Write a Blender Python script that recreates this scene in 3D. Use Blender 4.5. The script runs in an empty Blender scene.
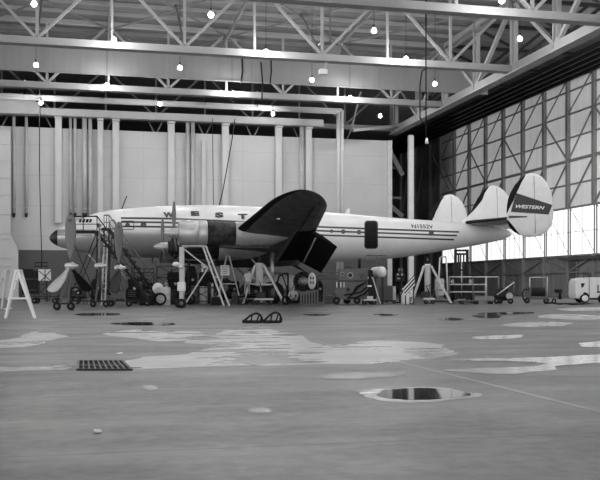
import bpy, bmesh, math, random
from mathutils import Vector, Matrix
random.seed(7)
PI = math.pi
S = bpy.context.scene
COL = S.collection

# ------------------------------------------------------------ camera
F_PX = 900.0          # focal length in pixels (600 wide)
EYE = 1.2             # camera height
HY = 286.0            # horizon row
YAW = math.radians(13.0)
cam = bpy.data.cameras.new('camera'); camo = bpy.data.objects.new('camera', cam); COL.objects.link(camo)
cam.sensor_width = 36.0; cam.sensor_fit = 'HORIZONTAL'
cam.lens = 36.0 * F_PX / 600.0
cam.shift_y = (HY - 240.0) / 600.0
cam.clip_end = 600
camo.location = (0, 0, EYE); camo.rotation_euler = (PI / 2, 0, -YAW)
S.camera = camo

# ------------------------------------------------------------ world and exposure
w = bpy.data.worlds.new('world'); S.world = w; w.use_nodes = True
wn = w.node_tree.nodes; wl = w.node_tree.links
bg = wn['Background']; bg.inputs[0].default_value = (1, 1, 1, 1); bg.inputs[1].default_value = 1.5
S.view_settings.view_transform = 'Standard'; S.view_settings.look = 'None'
S.view_settings.gamma = 1.0; S.view_settings.exposure = 0.16; S.view_settings.use_curve_mapping = False
LAMP_L = 680.0        # lamp globes
PANE_L = 1.0          # frosted panes lit by the day outside
cyc = S.cycles
cyc.max_bounces = 6; cyc.diffuse_bounces = 4; cyc.glossy_bounces = 3
cyc.use_denoising = True

# ------------------------------------------------------------ materials
def mat(name, v, rough=.6, metal=0.0, bump=0.0, nscale=3.0, var=0.0, vscale=(1, 1, 1), emit=0.0, spec=0.5):
    m = bpy.data.materials.new(name); m.use_nodes = True
    nt = m.node_tree; N = nt.nodes; L = nt.links
    b = N['Principled BSDF']
    b.inputs['Roughness'].default_value = rough; b.inputs['Metallic'].default_value = metal
    b.inputs['Specular IOR Level'].default_value = spec
    b.inputs['Base Color'].default_value = (v, v, v, 1)
    if emit:
        b.inputs['Emission Color'].default_value = (1, 1, 1, 1); b.inputs['Emission Strength'].default_value = emit
    if var or bump:
        tc = N.new('ShaderNodeTexCoord'); mp = N.new('ShaderNodeMapping'); mp.inputs['Scale'].default_value = vscale
        nz = N.new('ShaderNodeTexNoise'); nz.inputs['Scale'].default_value = nscale; nz.inputs['Detail'].default_value = 5
        L.new(tc.outputs['Object'], mp.inputs[0]); L.new(mp.outputs[0], nz.inputs['Vector'])
        if var:
            r = N.new('ShaderNodeMapRange'); r.inputs[1].default_value = .3; r.inputs[2].default_value = .7
            r.inputs[3].default_value = v * (1 - var); r.inputs[4].default_value = v * (1 + var)
            L.new(nz.outputs[0], r.inputs[0]); L.new(r.outputs[0], b.inputs['Base Color'])
        if bump:
            bp = N.new('ShaderNodeBump'); bp.inputs['Strength'].default_value = bump; bp.inputs['Distance'].default_value = .02
            L.new(nz.outputs[0], bp.inputs['Height']); L.new(bp.outputs[0], b.inputs['Normal'])
    return m

def math_node(nt, op, a, b=None, c=None):
    n = nt.nodes.new('ShaderNodeMath'); n.operation = op
    for i, x in enumerate((a, b, c)):
        if x is None: continue
        if isinstance(x, (int, float)): n.inputs[i].default_value = x
        else: nt.links.new(x, n.inputs[i])
    return n.outputs[0]

M = {}
M['white'] = mat('white paint', .78, .45, var=.04)
M['lightgrey'] = mat('light grey paint', .56, .55, var=.08)
M['midgrey'] = mat('mid grey paint', .11, .55, var=.12)
M['darkgrey'] = mat('dark grey paint', .014, .55, var=.2, spec=.25)
M['black'] = mat('black rubber', .006, .6, var=.2, spec=.25)
M['alu'] = mat('bare aluminium', .55, .38, .55, var=.08, nscale=1.5)
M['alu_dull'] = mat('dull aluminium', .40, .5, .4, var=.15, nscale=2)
M['steel'] = mat('dark steel', .03, .45, .3, var=.2, spec=.25)
M['truss'] = mat('light grey steelwork', .26, .6, var=.07, nscale=.8)
M['truss_back'] = mat('grey roof steelwork', .15, .65, var=.12, nscale=.8)
M['roof'] = mat('roof boarding', .15, .8, var=.22, nscale=.6, vscale=(.12, 3, 1))
M['curtain'] = mat('draught curtain sheet', .2, .7, var=.05, nscale=1.2, vscale=(2.5, 1, .1))
M['duct'] = mat('painted duct', .50, .55, var=.05, nscale=.7)
M['pipe'] = mat('painted pipe', .44, .5, var=.08, nscale=.9)
M['wood'] = mat('crate wood', .10, .7, var=.3, nscale=6, vscale=(6, 1, 1))
M['lamp'] = mat('glowing lamp globe', .9, .3, emit=LAMP_L)
M['pane'] = mat('frosted window glass', .8, .3, emit=PANE_L)
M['boot'] = mat('black rubber boot', .008, .7, spec=.15)
M['wing_under'] = mat('grimy shaded wing skin', .12, .42, .35, var=.5, nscale=1.6, vscale=(1, 1, 1))  # grime and underside shade both put into the dark colour
M['cavity'] = mat('painted cavity shade', .014, .85, spec=.15)  # shade inside flap bay, door and pit put into the colour
M['soot'] = mat('sooted metal', .03, .6, .2, var=.8, nscale=3.5)
M['skin'] = mat('skin', .42, .55)
M['hair'] = mat('dark hair', .03, .7)
M['shirt'] = mat('light work shirt', .45, .85, var=.1, nscale=5)
M['trousers'] = mat('grey work trousers', .22, .85, var=.1, nscale=5)
M['darkcloth'] = mat('dark overalls', .04, .85, var=.2, nscale=5)
M['glass'] = mat('dark glass', .02, .08)
M['ink'] = mat('dark lettering paint', .05, .5)
M['marking'] = mat('dark fin marking', .04, .5, var=.08)
M['propgrey'] = mat('propeller blade grey', .15, .45, .2, var=.08)
M['proplight'] = mat('polished propeller face', .5, .4, .3, var=.08)
M['wall_low'] = mat('dark painted wall band', .085, .7, var=.08, nscale=.5)

# back wall, faint board joints
def wall_mat():
    m = mat('pale hangar wall', .50, .75, var=.05, nscale=.35)
    nt = m.node_tree; N = nt.nodes; L = nt.links; b = N['Principled BSDF']
    src = b.inputs['Base Color'].links[0].from_socket
    tc = N.new('ShaderNodeTexCoord'); sp = N.new('ShaderNodeSeparateXYZ'); L.new(tc.outputs['Object'], sp.inputs[0])
    def lines(sock, period, wd):
        fr = math_node(nt, 'FRACT', math_node(nt, 'DIVIDE', sock, period))
        return math_node(nt, 'LESS_THAN', fr, wd / period)
    k = math_node(nt, 'MAXIMUM', lines(sp.outputs[2], 3.1, .06), lines(sp.outputs[0], 5.2, .05))
    f = math_node(nt, 'SUBTRACT', 1.0, math_node(nt, 'MULTIPLY', k, .14))
    L.new(math_node(nt, 'MULTIPLY', src, f), b.inputs['Base Color'])
    return m
M['wall'] = wall_mat()

# corrugated side wall sheet: ribs run up, along Y
def corrugated(name, v, period=.45, var=.1):
    m = mat(name, v, .6, var=var, nscale=.5, vscale=(1, 3, .3))
    nt = m.node_tree; N = nt.nodes; L = nt.links; b = N['Principled BSDF']
    tc = N.new('ShaderNodeTexCoord'); sp = N.new('ShaderNodeSeparateXYZ'); L.new(tc.outputs['Object'], sp.inputs[0])
    s = math_node(nt, 'SINE', math_node(nt, 'MULTIPLY', sp.outputs[1], 2 * PI / period))
    bp = N.new('ShaderNodeBump'); bp.inputs['Strength'].default_value = .35; bp.inputs['Distance'].default_value = .04
    L.new(s, bp.inputs['Height']); L.new(bp.outputs[0], b.inputs['Normal'])
    return m
M['side_hi'] = corrugated('grey door sheet', .8)
def thin_sheet(m, t):
    nt = m.node_tree; N = nt.nodes; L = nt.links; b = N['Principled BSDF']; o = [n for n in N if n.type == 'OUTPUT_MATERIAL'][0]
    tr = N.new('ShaderNodeBsdfTranslucent'); tr.inputs[0].default_value = (.9, .9, .9, 1); mx = N.new('ShaderNodeMixShader'); mx.inputs[0].default_value = t
    L.new(b.outputs[0], mx.inputs[1]); L.new(tr.outputs[0], mx.inputs[2]); L.new(mx.outputs[0], o.inputs[0])
thin_sheet(M['side_hi'], .17)      # translucency added so daylight outside brightens the wall a little
M['side_lo'] = corrugated('dark lower door sheet', .27, 1.3, .18)
M['side_post'] = mat('door post grey', .27, .6, var=.1)
M['mullion'] = mat('window mullion', .2, .6)

# concrete floor: worn, damp in places
def floor_mat():
    m = bpy.data.materials.new('damp concrete'); m.use_nodes = True
    nt = m.node_tree; N = nt.nodes; L = nt.links; b = N['Principled BSDF']
    tc = N.new('ShaderNodeTexCoord')
    def noise(scale, sx, sy, det=6, rough=.6, off=0):
        mp = N.new('ShaderNodeMapping'); mp.inputs['Scale'].default_value = (sx, sy, 1); mp.inputs['Location'].default_value = (off, off, off)
        mp.inputs['Rotation'].default_value = (0, 0, 0)
        nz = N.new('ShaderNodeTexNoise'); nz.inputs['Scale'].default_value = scale; nz.inputs['Detail'].default_value = det
        nz.inputs['Roughness'].default_value = rough
        L.new(tc.outputs['Object'], mp.inputs[0]); L.new(mp.outputs[0], nz.inputs['Vector']); return nz.outputs[0]
    def rng(s, a, b_, c, d):
        r = N.new('ShaderNodeMapRange')
        for i, x in enumerate((a, b_, c, d)): r.inputs[i + 1].default_value = x
        L.new(s, r.inputs[0]); return r.outputs[0]
    n1 = noise(.35, .7, .7); n2 = noise(6, 1, 1, 4); n3 = noise(.8, .45, 1.0, 6, .65, 5)
    v = math_node(nt, 'ADD', rng(n1, .3, .7, .08, .12), rng(n2, .35, .65, -.022, .022))
    v = math_node(nt, 'ADD', v, rng(n3, .35, .7, -.01, .015))
    sp = N.new('ShaderNodeSeparateXYZ'); L.new(tc.outputs['Object'], sp.inputs[0])
    # slab joints
    def joint(sock, period, off, wd):
        fr = math_node(nt, 'FRACT', math_node(nt, 'DIVIDE', math_node(nt, 'ADD', sock, off), period))
        return math_node(nt, 'LESS_THAN', fr, wd / period)
    j = math_node(nt, 'MAXIMUM', joint(sp.outputs[0], 18.3, -4.67 + 183 + .02, .035), joint(sp.outputs[1], 6.1, 61 - .5, .03))
    v = math_node(nt, 'MULTIPLY', v, math_node(nt, 'SUBTRACT', 1.0, math_node(nt, 'MULTIPLY', j, .5)))
    seal = math_node(nt, 'MULTIPLY', joint(sp.outputs[0], 18.3, -4.67 + 183 - .02, .085), rng(n1, .4, .52, .02, .12))
    v = math_node(nt, 'ADD', v, seal)
    L.new(v, b.inputs['Base Color'])
    L.new(rng(n3, .35, .7, .52, .35), b.inputs['Roughness'])
    b.inputs['Specular IOR Level'].default_value = .4
    bp = N.new('ShaderNodeBump'); bp.inputs['Strength'].default_value = .25; bp.inputs['Distance'].default_value = .01
    L.new(n2, bp.inputs['Height']); L.new(bp.outputs[0], b.inputs['Normal'])
    return m
M['floor'] = floor_mat()
M['water'] = mat('standing water', .06, .045, spec=.9)
def damp_sheen_mat():
    m = mat('wet concrete with painted sheen', .33, .12, var=.2, nscale=1.2, spec=.9)  # pale base colour paints the bright reflections of the wet floor
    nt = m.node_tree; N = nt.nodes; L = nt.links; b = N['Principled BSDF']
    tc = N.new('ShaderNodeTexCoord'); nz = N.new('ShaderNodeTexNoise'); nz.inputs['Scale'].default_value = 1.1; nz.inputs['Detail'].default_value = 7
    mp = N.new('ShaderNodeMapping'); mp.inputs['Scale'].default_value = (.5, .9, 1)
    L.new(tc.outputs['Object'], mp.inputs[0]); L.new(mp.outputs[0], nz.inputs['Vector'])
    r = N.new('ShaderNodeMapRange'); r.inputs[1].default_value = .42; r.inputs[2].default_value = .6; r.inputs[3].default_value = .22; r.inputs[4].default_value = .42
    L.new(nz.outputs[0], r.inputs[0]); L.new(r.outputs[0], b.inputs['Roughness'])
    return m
M['damp'] = damp_sheen_mat()
M['gleam_film'] = mat('shallow water with painted gleam', .42, .16, var=.12, nscale=2, spec=.9)  # mirrored brightness put into the pale base colour

# ------------------------------------------------------------ mesh builder
class MB:
    def __init__(s): s.v = []; s.f = []; s.mi = []; s.cur = 0; s.sm = False; s.smf = []
    def add(s, vs, fs, smooth=False):
        o = len(s.v); s.v += [tuple(p) for p in vs]
        for f in fs: s.f.append([i + o for i in f]); s.mi.append(s.cur); s.smf.append(smooth)
        return s
    def box(s, c, d, rz=0, taper=1.0):
        hx, hy, hz = d[0] / 2, d[1] / 2, d[2] / 2
        R = Matrix.Rotation(rz, 3, 'Z') if not isinstance(rz, Matrix) else rz
        vs = []
        for z in (-1, 1):
            t = taper if z > 0 else 1
            for x, y in ((-1, -1), (1, -1), (1, 1), (-1, 1)):
                vs.append(Vector(c) + R @ Vector((x * hx * t, y * hy * t, z * hz)))
        return s.add(vs, [(0, 3, 2, 1), (4, 5, 6, 7), (0, 1, 5, 4), (1, 2, 6, 5), (2, 3, 7, 6), (3, 0, 4, 7)])
    def bbox(s, c, d, bev=.05):
        """box with chamfered edges"""
        bm = bmesh.new(); bmesh.ops.create_cube(bm, size=1)
        for v in bm.verts: v.co = Vector((v.co.x * d[0], v.co.y * d[1], v.co.z * d[2]))
        bmesh.ops.bevel(bm, geom=bm.edges[:], offset=bev, segments=2, affect='EDGES')
        bm.verts.ensure_lookup_table()
        s.add([Vector(c) + v.co for v in bm.verts], [[v.index for v in f.verts] for f in bm.faces]); bm.free(); return s
    @staticmethod
    def frame(a, b):
        d = (Vector(b) - Vector(a)); n = d.normalized() if d.length > 1e-9 else Vector((0, 0, 1))
        up = Vector((0, 0, 1)) if abs(n.z) < .95 else Vector((0, 1, 0))
        x = up.cross(n).normalized(); y = n.cross(x)
        return n, x, y
    def bar(s, a, b, wd, h=None):
        h = h or wd; a = Vector(a); b = Vector(b); n, x, y = s.frame(a, b)
        vs = [p + x * sx * wd / 2 + y * sy * h / 2 for p in (a, b) for sx, sy in ((-1, -1), (1, -1), (1, 1), (-1, 1))]
        return s.add(vs, [(0, 3, 2, 1), (4, 5, 6, 7), (0, 1, 5, 4), (1, 2, 6, 5), (2, 3, 7, 6), (3, 0, 4, 7)])
    def cyl(s, a, b, r, r1=None, n=12, caps=True):
        r1 = r if r1 is None else r1; a = Vector(a); b = Vector(b); _, x, y = s.frame(a, b)
        vs = []
        for p, rr in ((a, r), (b, r1)):
            for i in range(n):
                t = 2 * PI * i / n; vs.append(p + (x * math.cos(t) + y * math.sin(t)) * rr)
        s.add(vs, [(i, (i + 1) % n, n + (i + 1) % n, n + i) for i in range(n)], True)
        if caps:
            o = len(s.v) - 2 * n
            s.f.append([o + i for i in range(n)][::-1]); s.mi.append(s.cur); s.smf.append(False)
            s.f.append([o + n + i for i in range(n)]); s.mi.append(s.cur); s.smf.append(False)
        return s
    def tube(s, path, r, n=6):
        for a, b in zip(path[:-1], path[1:]):
            if (Vector(a) - Vector(b)).length > 1e-4: s.cyl(a, b, r, n=n)
        return s
    def lathe(s, prof, o=(0, 0, 0), ax=(0, 0, 1), n=24):
        """prof = [(t along axis, radius)]"""
        o = Vector(o); ax = Vector(ax).normalized(); _, x, y = s.frame(o, o + ax)
        vs = []; k = len(prof)
        for t, r in prof:
            for i in range(n):
                a = 2 * PI * i / n; vs.append(o + ax * t + (x * math.cos(a) + y * math.sin(a)) * max(r, 1e-4))
        fs = [(j * n + i, j * n + (i + 1) % n, (j + 1) * n + (i + 1) % n, (j + 1) * n + i) for j in range(k - 1) for i in range(n)]
        s.add(vs, fs, True)
        off = len(s.v) - k * n
        s.f.append([off + i for i in range(n)][::-1]); s.mi.append(s.cur); s.smf.append(False)
        s.f.append([off + (k - 1) * n + i for i in range(n)]); s.mi.append(s.cur); s.smf.append(False)
        return s
    def sphere(s, c, r, n=12, sc=(1, 1, 1)):
        c = Vector(c); vs = []; m = n // 2
        for j in range(1, m):
            ph = PI * j / m
            for i in range(n):
                t = 2 * PI * i / n
                vs.append(c + Vector((r * sc[0] * math.sin(ph) * math.cos(t), r * sc[1] * math.sin(ph) * math.sin(t), r * sc[2] * math.cos(ph))))
        vs += [c + Vector((0, 0, r * sc[2])), c - Vector((0, 0, r * sc[2]))]
        fs = [(j * n + i, (j + 1) * n + i, (j + 1) * n + (i + 1) % n, j * n + (i + 1) % n) for j in range(m - 2) for i in range(n)]
        T = (m - 1) * n
        fs += [(T, i, (i + 1) % n) for i in range(n)] + [(T + 1, (m - 2) * n + (i + 1) % n, (m - 2) * n + i) for i in range(n)]
        return s.add(vs, fs, True)
    def prism(s, poly, ext):
        """poly: 3D points of a planar outline, ext: extrusion vector"""
        n = len(poly); e = Vector(ext); vs = [Vector(p) for p in poly] + [Vector(p) + e for p in poly]
        return s.add(vs, [list(range(n))[::-1], [n + i for i in range(n)]] + [(i, (i + 1) % n, n + (i + 1) % n, n + i) for i in range(n)])
    def torus(s, c, R, r, ax=(0, 1, 0), n=20, m=6, a0=0, a1=2 * PI):
        c = Vector(c); _, x, y = s.frame((0, 0, 0), ax)
        full = abs(a1 - a0 - 2 * PI) < 1e-6; k = n if full else n + 1
        pts = [c + (x * math.cos(a0 + (a1 - a0) * i / n) + y * math.sin(a0 + (a1 - a0) * i / n)) * R for i in range(k)]
        if full: pts.append(pts[0])
        return s.tube(pts, r, m)
    def build(s, name, m, parent=None, off=None):
        me = bpy.data.meshes.new(name)
        o3 = Vector(off) if off is not None else Vector((0, 0, 0))
        me.from_pydata([Vector(p) - o3 for p in s.v], [], s.f)
        ms = m if isinstance(m, (list, tuple)) else [m]
        for q in ms: me.materials.append(q)
        for p, i, sm in zip(me.polygons, s.mi, s.smf): p.material_index = min(i, len(ms) - 1); p.use_smooth = sm
        bm = bmesh.new(); bm.from_mesh(me); bmesh.ops.recalc_face_normals(bm, faces=bm.faces); bm.to_mesh(me); bm.free()
        me.update()
        ob = bpy.data.objects.new(name, me); COL.objects.link(ob)
        if parent: ob.parent = parent
        return ob

def tag(o, label=None, cat=None, group=None, kind=None):
    if label: o['label'] = label
    if cat: o['category'] = cat
    if group: o['group'] = group
    if kind: o['kind'] = kind
    return o
def empty(name, loc, rz=0):
    o = bpy.data.objects.new(name, None); COL.objects.link(o); o.location = loc; o.rotation_euler = (0, 0, rz); o.empty_display_size = .3
    return o
def struct(mb, name, m): return tag(mb.build(name, m), kind='structure')
def copy_tree(o, parent=None):
    c = o.copy(); COL.objects.link(c); c.parent = parent
    for ch in [x for x in bpy.data.objects if x.parent == o]: copy_tree(ch, c)
    return c

CY, SY = math.cos(YAW), math.sin(YAW)
RV = Vector((CY, -SY, 0)); FV = Vector((SY, CY, 0))
def atY(px, py, Y):
    """point of the plane at distance Y (parallel to the back wall) seen at a photo position"""
    k = (px - 300) / F_PX
    X = Y * (SY + CY * k) / (CY - SY * k); D = SY * X + CY * Y
    return Vector((X, Y, EYE + (HY - py) * D / F_PX))
def atX(px, py, X):
    k = (px - 300) / F_PX
    Y = X * (CY - SY * k) / (SY + CY * k); D = SY * X + CY * Y
    return Vector((X, Y, EYE + (HY - py) * D / F_PX))
def onfloor(px, py, z=0):
    D = (EYE - z) * F_PX / (py - HY); return FV * D + RV * ((px - 300) * D / F_PX) + Vector((0, 0, z))

class T:
    """a thing standing on the floor at photo position (px, gy), local x to the right, y away, z up"""
    def __init__(s, name, label, cat, px, gy, group=None, rz=0, z=0):
        s.px = px; s.D = EYE * F_PX / (gy - HY); s.gy = gy
        p = FV * s.D + RV * ((px - 300) * s.D / F_PX); p.z = z; s.z0 = z
        s.root = tag(empty(name, p, -YAW + rz), label, cat, group)
    def p(s, x, y, d=0):
        u = (s.D + d) / F_PX
        return Vector(((x - 300) * u - (s.px - 300) * s.D / F_PX, d, EYE + (HY - y) * u - s.z0))
    def g(s, x, d=0, z=0):
        v = s.p(x, 0, d); v.z = z; return v
    def u(s, n): return n * s.D / F_PX
    def part(s, name, mb, m, label=None, parent=None):
        o = mb.build(name, m, parent or s.root)
        if label: o['label'] = label
        return o

# ------------------------------------------------------------ the hangar
XE = 32.8; XR = 51.0; YB = 95.0; XL = -42.0
ZT = 18.2             # underside chords of the trusses
ZR = 24.6
mb = MB(); mb.add([(XL, -12, 0), (XR + 10, -12, 0), (XR + 10, 170, 0), (XL, 170, 0)], [(0, 1, 2, 3)]); mb.add([(XL, -12, -.3), (XR + 10, -12, -.3), (XR + 10, 170, -.3), (XL, 170, -.3)], [(3, 2, 1, 0)])
struct(mb, 'floor', M['floor'])
mb = MB(); mb.box(((XL + XR + 2) / 2, 79, ZR + .15), (XR + 2 - XL, 182, .3)); struct(mb, 'ceiling', M['roof'])
mb = MB(); mb.cur = 0; mb.box(((XL + 32.4) / 2, YB + .3, (17.3 + 4.85) / 2), (32.4 - XL, .6, 17.3 - 4.85))
mb.cur = 1; mb.box(((XL + 32.4) / 2, YB + .3, 4.85 / 2), (32.4 - XL, .6, 4.85)); struct(mb, 'wall_back', [M['wall'], M['wall_low']])
mb = MB(); mb.box((XL - .3, 133, ZR / 2), (.6, 74, ZR)); struct(mb, 'wall_left', M['wall'])
mb = MB(); mb.box((5, 170.3, ZR / 2), (100, .6, ZR)); struct(mb, 'wall_far', M['darkgrey'])
# end trim of the back wall and its column
mb = MB(); mb.box((32.1, YB - .12, 17.3 / 2), (.5, .24, 17.3)); struct(mb, 'trim_1', M['lightgrey'])
mb = MB(); cxx = atY(411.3, 200, YB).x; mb.box((cxx - .1, YB + .1, 9), (.42, .5, 18)); mb.box((cxx + .22, YB + .1, 9), (.14, .3, 18)); struct(mb, 'trim_2', M['white'])
mb = MB()
for za, zb in ((16.3, 13.6), (10.2, 9.0)):
    mb.bar((32.4, YB + .8, za), (33.9, YB + .8, zb), .35, .5)
for z in (14.6, 11.2, 7.0): mb.bar((32.4, YB + 2.0, z), (34.2, YB + 2.0, z), .25)
struct(mb, 'trim_3', M['midgrey'])

def bar_y(mb, X, z, y0, y1, wx, wz): mb.box((X, (y0 + y1) / 2, z), (wx, y1 - y0, wz))
TR = [38.9, 52.7, 66.2, 80.6, 96.6]
XN = [-3.8 + 5.2 * k for k in range(-7, 8)]; XN[-1] = XE + .0
ntrim = 4
for ti, Y in enumerate(TR):
    last = ti == 4
    zb = ZT + .3 if not last else 18.9
    mb = MB()
    mb.box(((XL + XE) / 2, Y, zb), (XE - XL, .45, .55)); mb.box(((XL + XE) / 2, Y, zb - .22), (XE - XL, .8, .12))
    struct(mb, 'trim_%d' % ntrim, M['truss']); ntrim += 1
    mb = MB()
    mb.box(((XL + XE) / 2, Y, ZR - .5), (XE - XL, .35, .4))
    for i, x in enumerate(XN):
        if i % 2 == 1: mb.box((x, Y, (zb + ZR - .5) / 2), (.2, .2, ZR - .5 - zb))
        else: mb.box((x, Y, (zb + ZR - .5) / 2), (.18, .2, ZR - .5 - zb))
    for i in range(len(XN) - 1):
        a, b = XN[i], XN[i + 1]
        if i % 2 == 0: mb.bar((a, Y, ZR - .6), (b, Y, zb + .2), .2, .2)
        else: mb.bar((a, Y, zb + .2), (b, Y, ZR - .6), .2, .2)
    if last:
        for k in range(-8, 9):
            x = -3.9 + 5.2 * k
            if x < 31: mb.bar((x, Y - .6, 17.1), (x - .85, Y - .6, 18.8), .13); mb.bar((x, Y - .6, 17.1), (x + .85, Y - .6, 18.8), .13)
    struct(mb, 'trim_%d' % ntrim, M['truss_back'] if ti in (0, 4) else M['truss']); ntrim += 1
# draught curtain on the fourth truss
mb = MB(); mb.box(((XL + 37) / 2, 80.2, 20.95), (37 - XL, .12, 2.75)); mb.box(((XL + 37) / 2, 80.15, 19.6), (37 - XL, .2, .1))
for x in range(-40, 36, 3): mb.box((x, 80.12, 20.95), (.05, .05, 2.7))
struct(mb, 'trim_%d' % ntrim, M['curtain']); ntrim += 1
# edge girder along the right of the bay
mb = MB()
mb.box((XE, 65, ZT + .3), (.5, 62, .75)); mb.box((XE, 65, ZT - .05), (.9, 62, .12))
struct(mb, 'trim_%d' % ntrim, M['truss']); ntrim += 1
mb = MB(); mb.box((XE, 65, ZR - .5), (.35, 62, .4))
ys = [38.9, 45.8, 52.7, 59.4, 66.2, 73.4, 80.6, 87.8, 95.0]
for y in ys: mb.box((XE + .1, y, (ZT + ZR) / 2), (.35, .45, ZR - ZT - .4)); mb.box((XE - .25, y, (ZT + ZR) / 2), (.12, .12, ZR - ZT - .4))
for i in range(len(ys) - 1):
    a, b = ys[i], ys[i + 1]
    if i % 2: mb.bar((XE, a, ZT + .4), (XE, b, ZR - .6), .3)
    else: mb.bar((XE, a, ZR - .6), (XE, b, ZT + .4), .3)
struct(mb, 'trim_%d' % ntrim, M['truss']); ntrim += 1
# trusses running on over the side bay, backlit darkness put into their colour
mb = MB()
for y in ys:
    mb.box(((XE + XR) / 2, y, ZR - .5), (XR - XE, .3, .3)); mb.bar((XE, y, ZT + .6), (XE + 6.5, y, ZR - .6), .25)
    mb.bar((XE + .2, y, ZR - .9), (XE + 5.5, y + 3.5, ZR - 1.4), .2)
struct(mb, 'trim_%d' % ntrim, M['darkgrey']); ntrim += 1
# door tracks under the side bay roof
mb = MB()
for x, z in ((46.6, 24.0), (47.5, 23.9), (48.4, 23.8), (49.3, 23.7), (50.2, 23.6)): bar_y(mb, x, z, 5, 168, .25, .5)
struct(mb, 'trim_%d' % ntrim, M['steel']); ntrim += 1
# purlins and lower bracing
mb = MB()
for y in (40, 43, 46, 49.5, 56, 59.5, 62.8, 69.5, 72.6, 75.5, 78.2, 84, 87.5, 91): mb.box(((XL + XE) / 2, y, ZR - .25), (XE - XL, .14, .28))
struct(mb, 'trim_%d' % ntrim, M['truss']); ntrim += 1
mb = MB()
for x in XN[::2]: bar_y(mb, x, ZR - 1.1, 38.9, 96, .2, .3)
for i in range(0, len(XN) - 2, 2):
    for j in range(len(TR) - 1):
        a = (XN[i], TR[j], ZR - .9); b = (XN[i + 2], TR[j + 1], ZR - .9); mb.bar(a, b, .13)
        mb.bar((XN[i + 2], TR[j], ZR - 1.0), (XN[i], TR[j + 1], ZR - 1.0), .13)
for x in XN[1::2]:
    for j in range(len(TR) - 1):
        ym = (TR[j] + TR[j + 1]) / 2
        mb.bar((x, TR[j], ZT + .4), (x, ym, ZR - .6), .12)
struct(mb, 'trim_%d' % ntrim, M['truss_back']); ntrim += 1
# sway rods in the bay next to the back wall
mb = MB(); mb.bar(atY(353, 130.5, 90), atY(405, 125, 94), .22, .3); mb.bar(atY(351, 131, 90), atY(361, 92, 84), .15)
struct(mb, 'trim_%d' % ntrim, M['truss']); ntrim += 1

# ---- right wall: tall sliding door leaves with a window strip
Z0, ZW0, ZW1, ZTOP = 0, 4.5, 9.75, 24.1
YS = [126.8 - 5.3 * k for k in range(0, 24)]      # post positions down to y = 5
yl, yh = YS[-1], 166
mb = MB(); mb.add([(XR + .12, yl, ZW1), (XR + .12, 126.8, ZW1), (XR + .12, 126.8, ZTOP), (XR + .12, yl, ZTOP)], [(0, 1, 2, 3)]); struct(mb, 'wall_right', M['side_hi'])
mb = MB(); mb.box((XR + .25, (yl + 126.8) / 2, ZW0 / 2), (.3, 126.8 - yl, ZW0)); struct(mb, 'wall_right_lower', M['side_lo'])
mb = MB(); mb.box((XR + 1.2, (126.8 + yh) / 2, ZR / 2), (.3, yh - 126.8 + 9, ZR)); mb.box((XR + .25, (yl + 126.8) / 2, (ZTOP + ZR) / 2), (.3, 126.8 - yl, ZR - ZTOP)); mb.box((XR + .65, 126.8, ZR / 2), (1.1, .2, ZR)); struct(mb, 'wall_right_far', M['side_lo'])
mb = MB()
for y in YS:
    mb.box((XR - .1, y, (ZW1 + ZTOP) / 2), (.4, .42, ZTOP - ZW1)); mb.box((XR - .1, y, ZW0 / 2), (.4, .3, ZW0))
for z, h in ((22.5, .14), (20.0, .14), (17.4, .14), (14.9, .28), (12.3, .14)): mb.box((XR - .05, (yl + 126.8) / 2, z), (.25, 126.8 - yl, h))
mb.box((XR - .05, (yl + 126.8) / 2, ZTOP), (.5, 126.8 - yl, .35)); mb.box((XR - .05, (yl + 126.8) / 2, 2.7), (.3, 126.8 - yl, .16))
mb.box((XR - .05, (yl + 126.8) / 2, ZW0), (.3, 126.8 - yl, .2)); mb.box((XR - .05, (yl + 126.8) / 2, ZW1), (.3, 126.8 - yl, .2))
for y in (126.8, 133, 140, 147, 154): mb.box((XR + .7, y, 12), (.5, .5, 24))
for z in (3, 6.5, 10, 13.5, 17, 20.5): mb.box((XR + .9, 146, z), (.25, 38, .18))
struct(mb, 'trim_%d' % ntrim, M['side_post']); ntrim += 1
mb = MB()
for i in range(len(YS) - 1):
    a, b = YS[i], YS[i + 1]
    mb.bar((XR - .1, a, 20.0), (XR - .1, b, 24.0), .11)
    if i % 2 == 0: mb.bar((XR - .1, a, 20.0), (XR - .1, b, 14.9), .14)
    else: mb.bar((XR - .1, a, 14.9), (XR - .1, b, 20.0), .12)
    mb.bar((XR - .1, a, 9.8), (XR - .1, b, 14.9), .15)
    if i % 2 == 0: mb.bar((XR - .1, a, 4.4), (XR - .1, b, 2.7), .16)
    else: mb.bar((XR - .1, a, 2.7), (XR - .1, b, 4.4), .16)
for i in range(4):
    y = 130 + 7 * i; mb.bar((XR + .8, y, 20), (XR + .8, y + 6, 5), .2)
struct(mb, 'trim_%d' % ntrim, M['side_post']); ntrim += 1
for i in range(len(YS) - 1):
    a, b = YS[i], YS[i + 1]; wname = 'window_%d' % (i + 1)
    mb = MB(); mb.box((XR + .2, (a + b) / 2, (ZW0 + ZW1) / 2), (.06, a - b - .5, ZW1 - ZW0 - .1)); wo = struct(mb, wname, M['pane'])
    mb = MB()
    for y in (a - .22, b + .22): mb.box((XR + .08, y, (ZW0 + ZW1) / 2), (.15, .09, ZW1 - ZW0))
    mb.box((XR + .1, (a + b) / 2, 7.1), (.04, a - b, .05))
    mb.bar((XR + .1, a - .2, ZW1), (XR + .1, b + .2, ZW0 + .2), .045)
    for k in (1, 2, 3): mb.box((XR + .12, b + (a - b) * k / 4, (ZW0 + ZW1) / 2), (.03, .035, ZW1 - ZW0))
    mb.build('window_frame', M['mullion'], wo)
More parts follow.
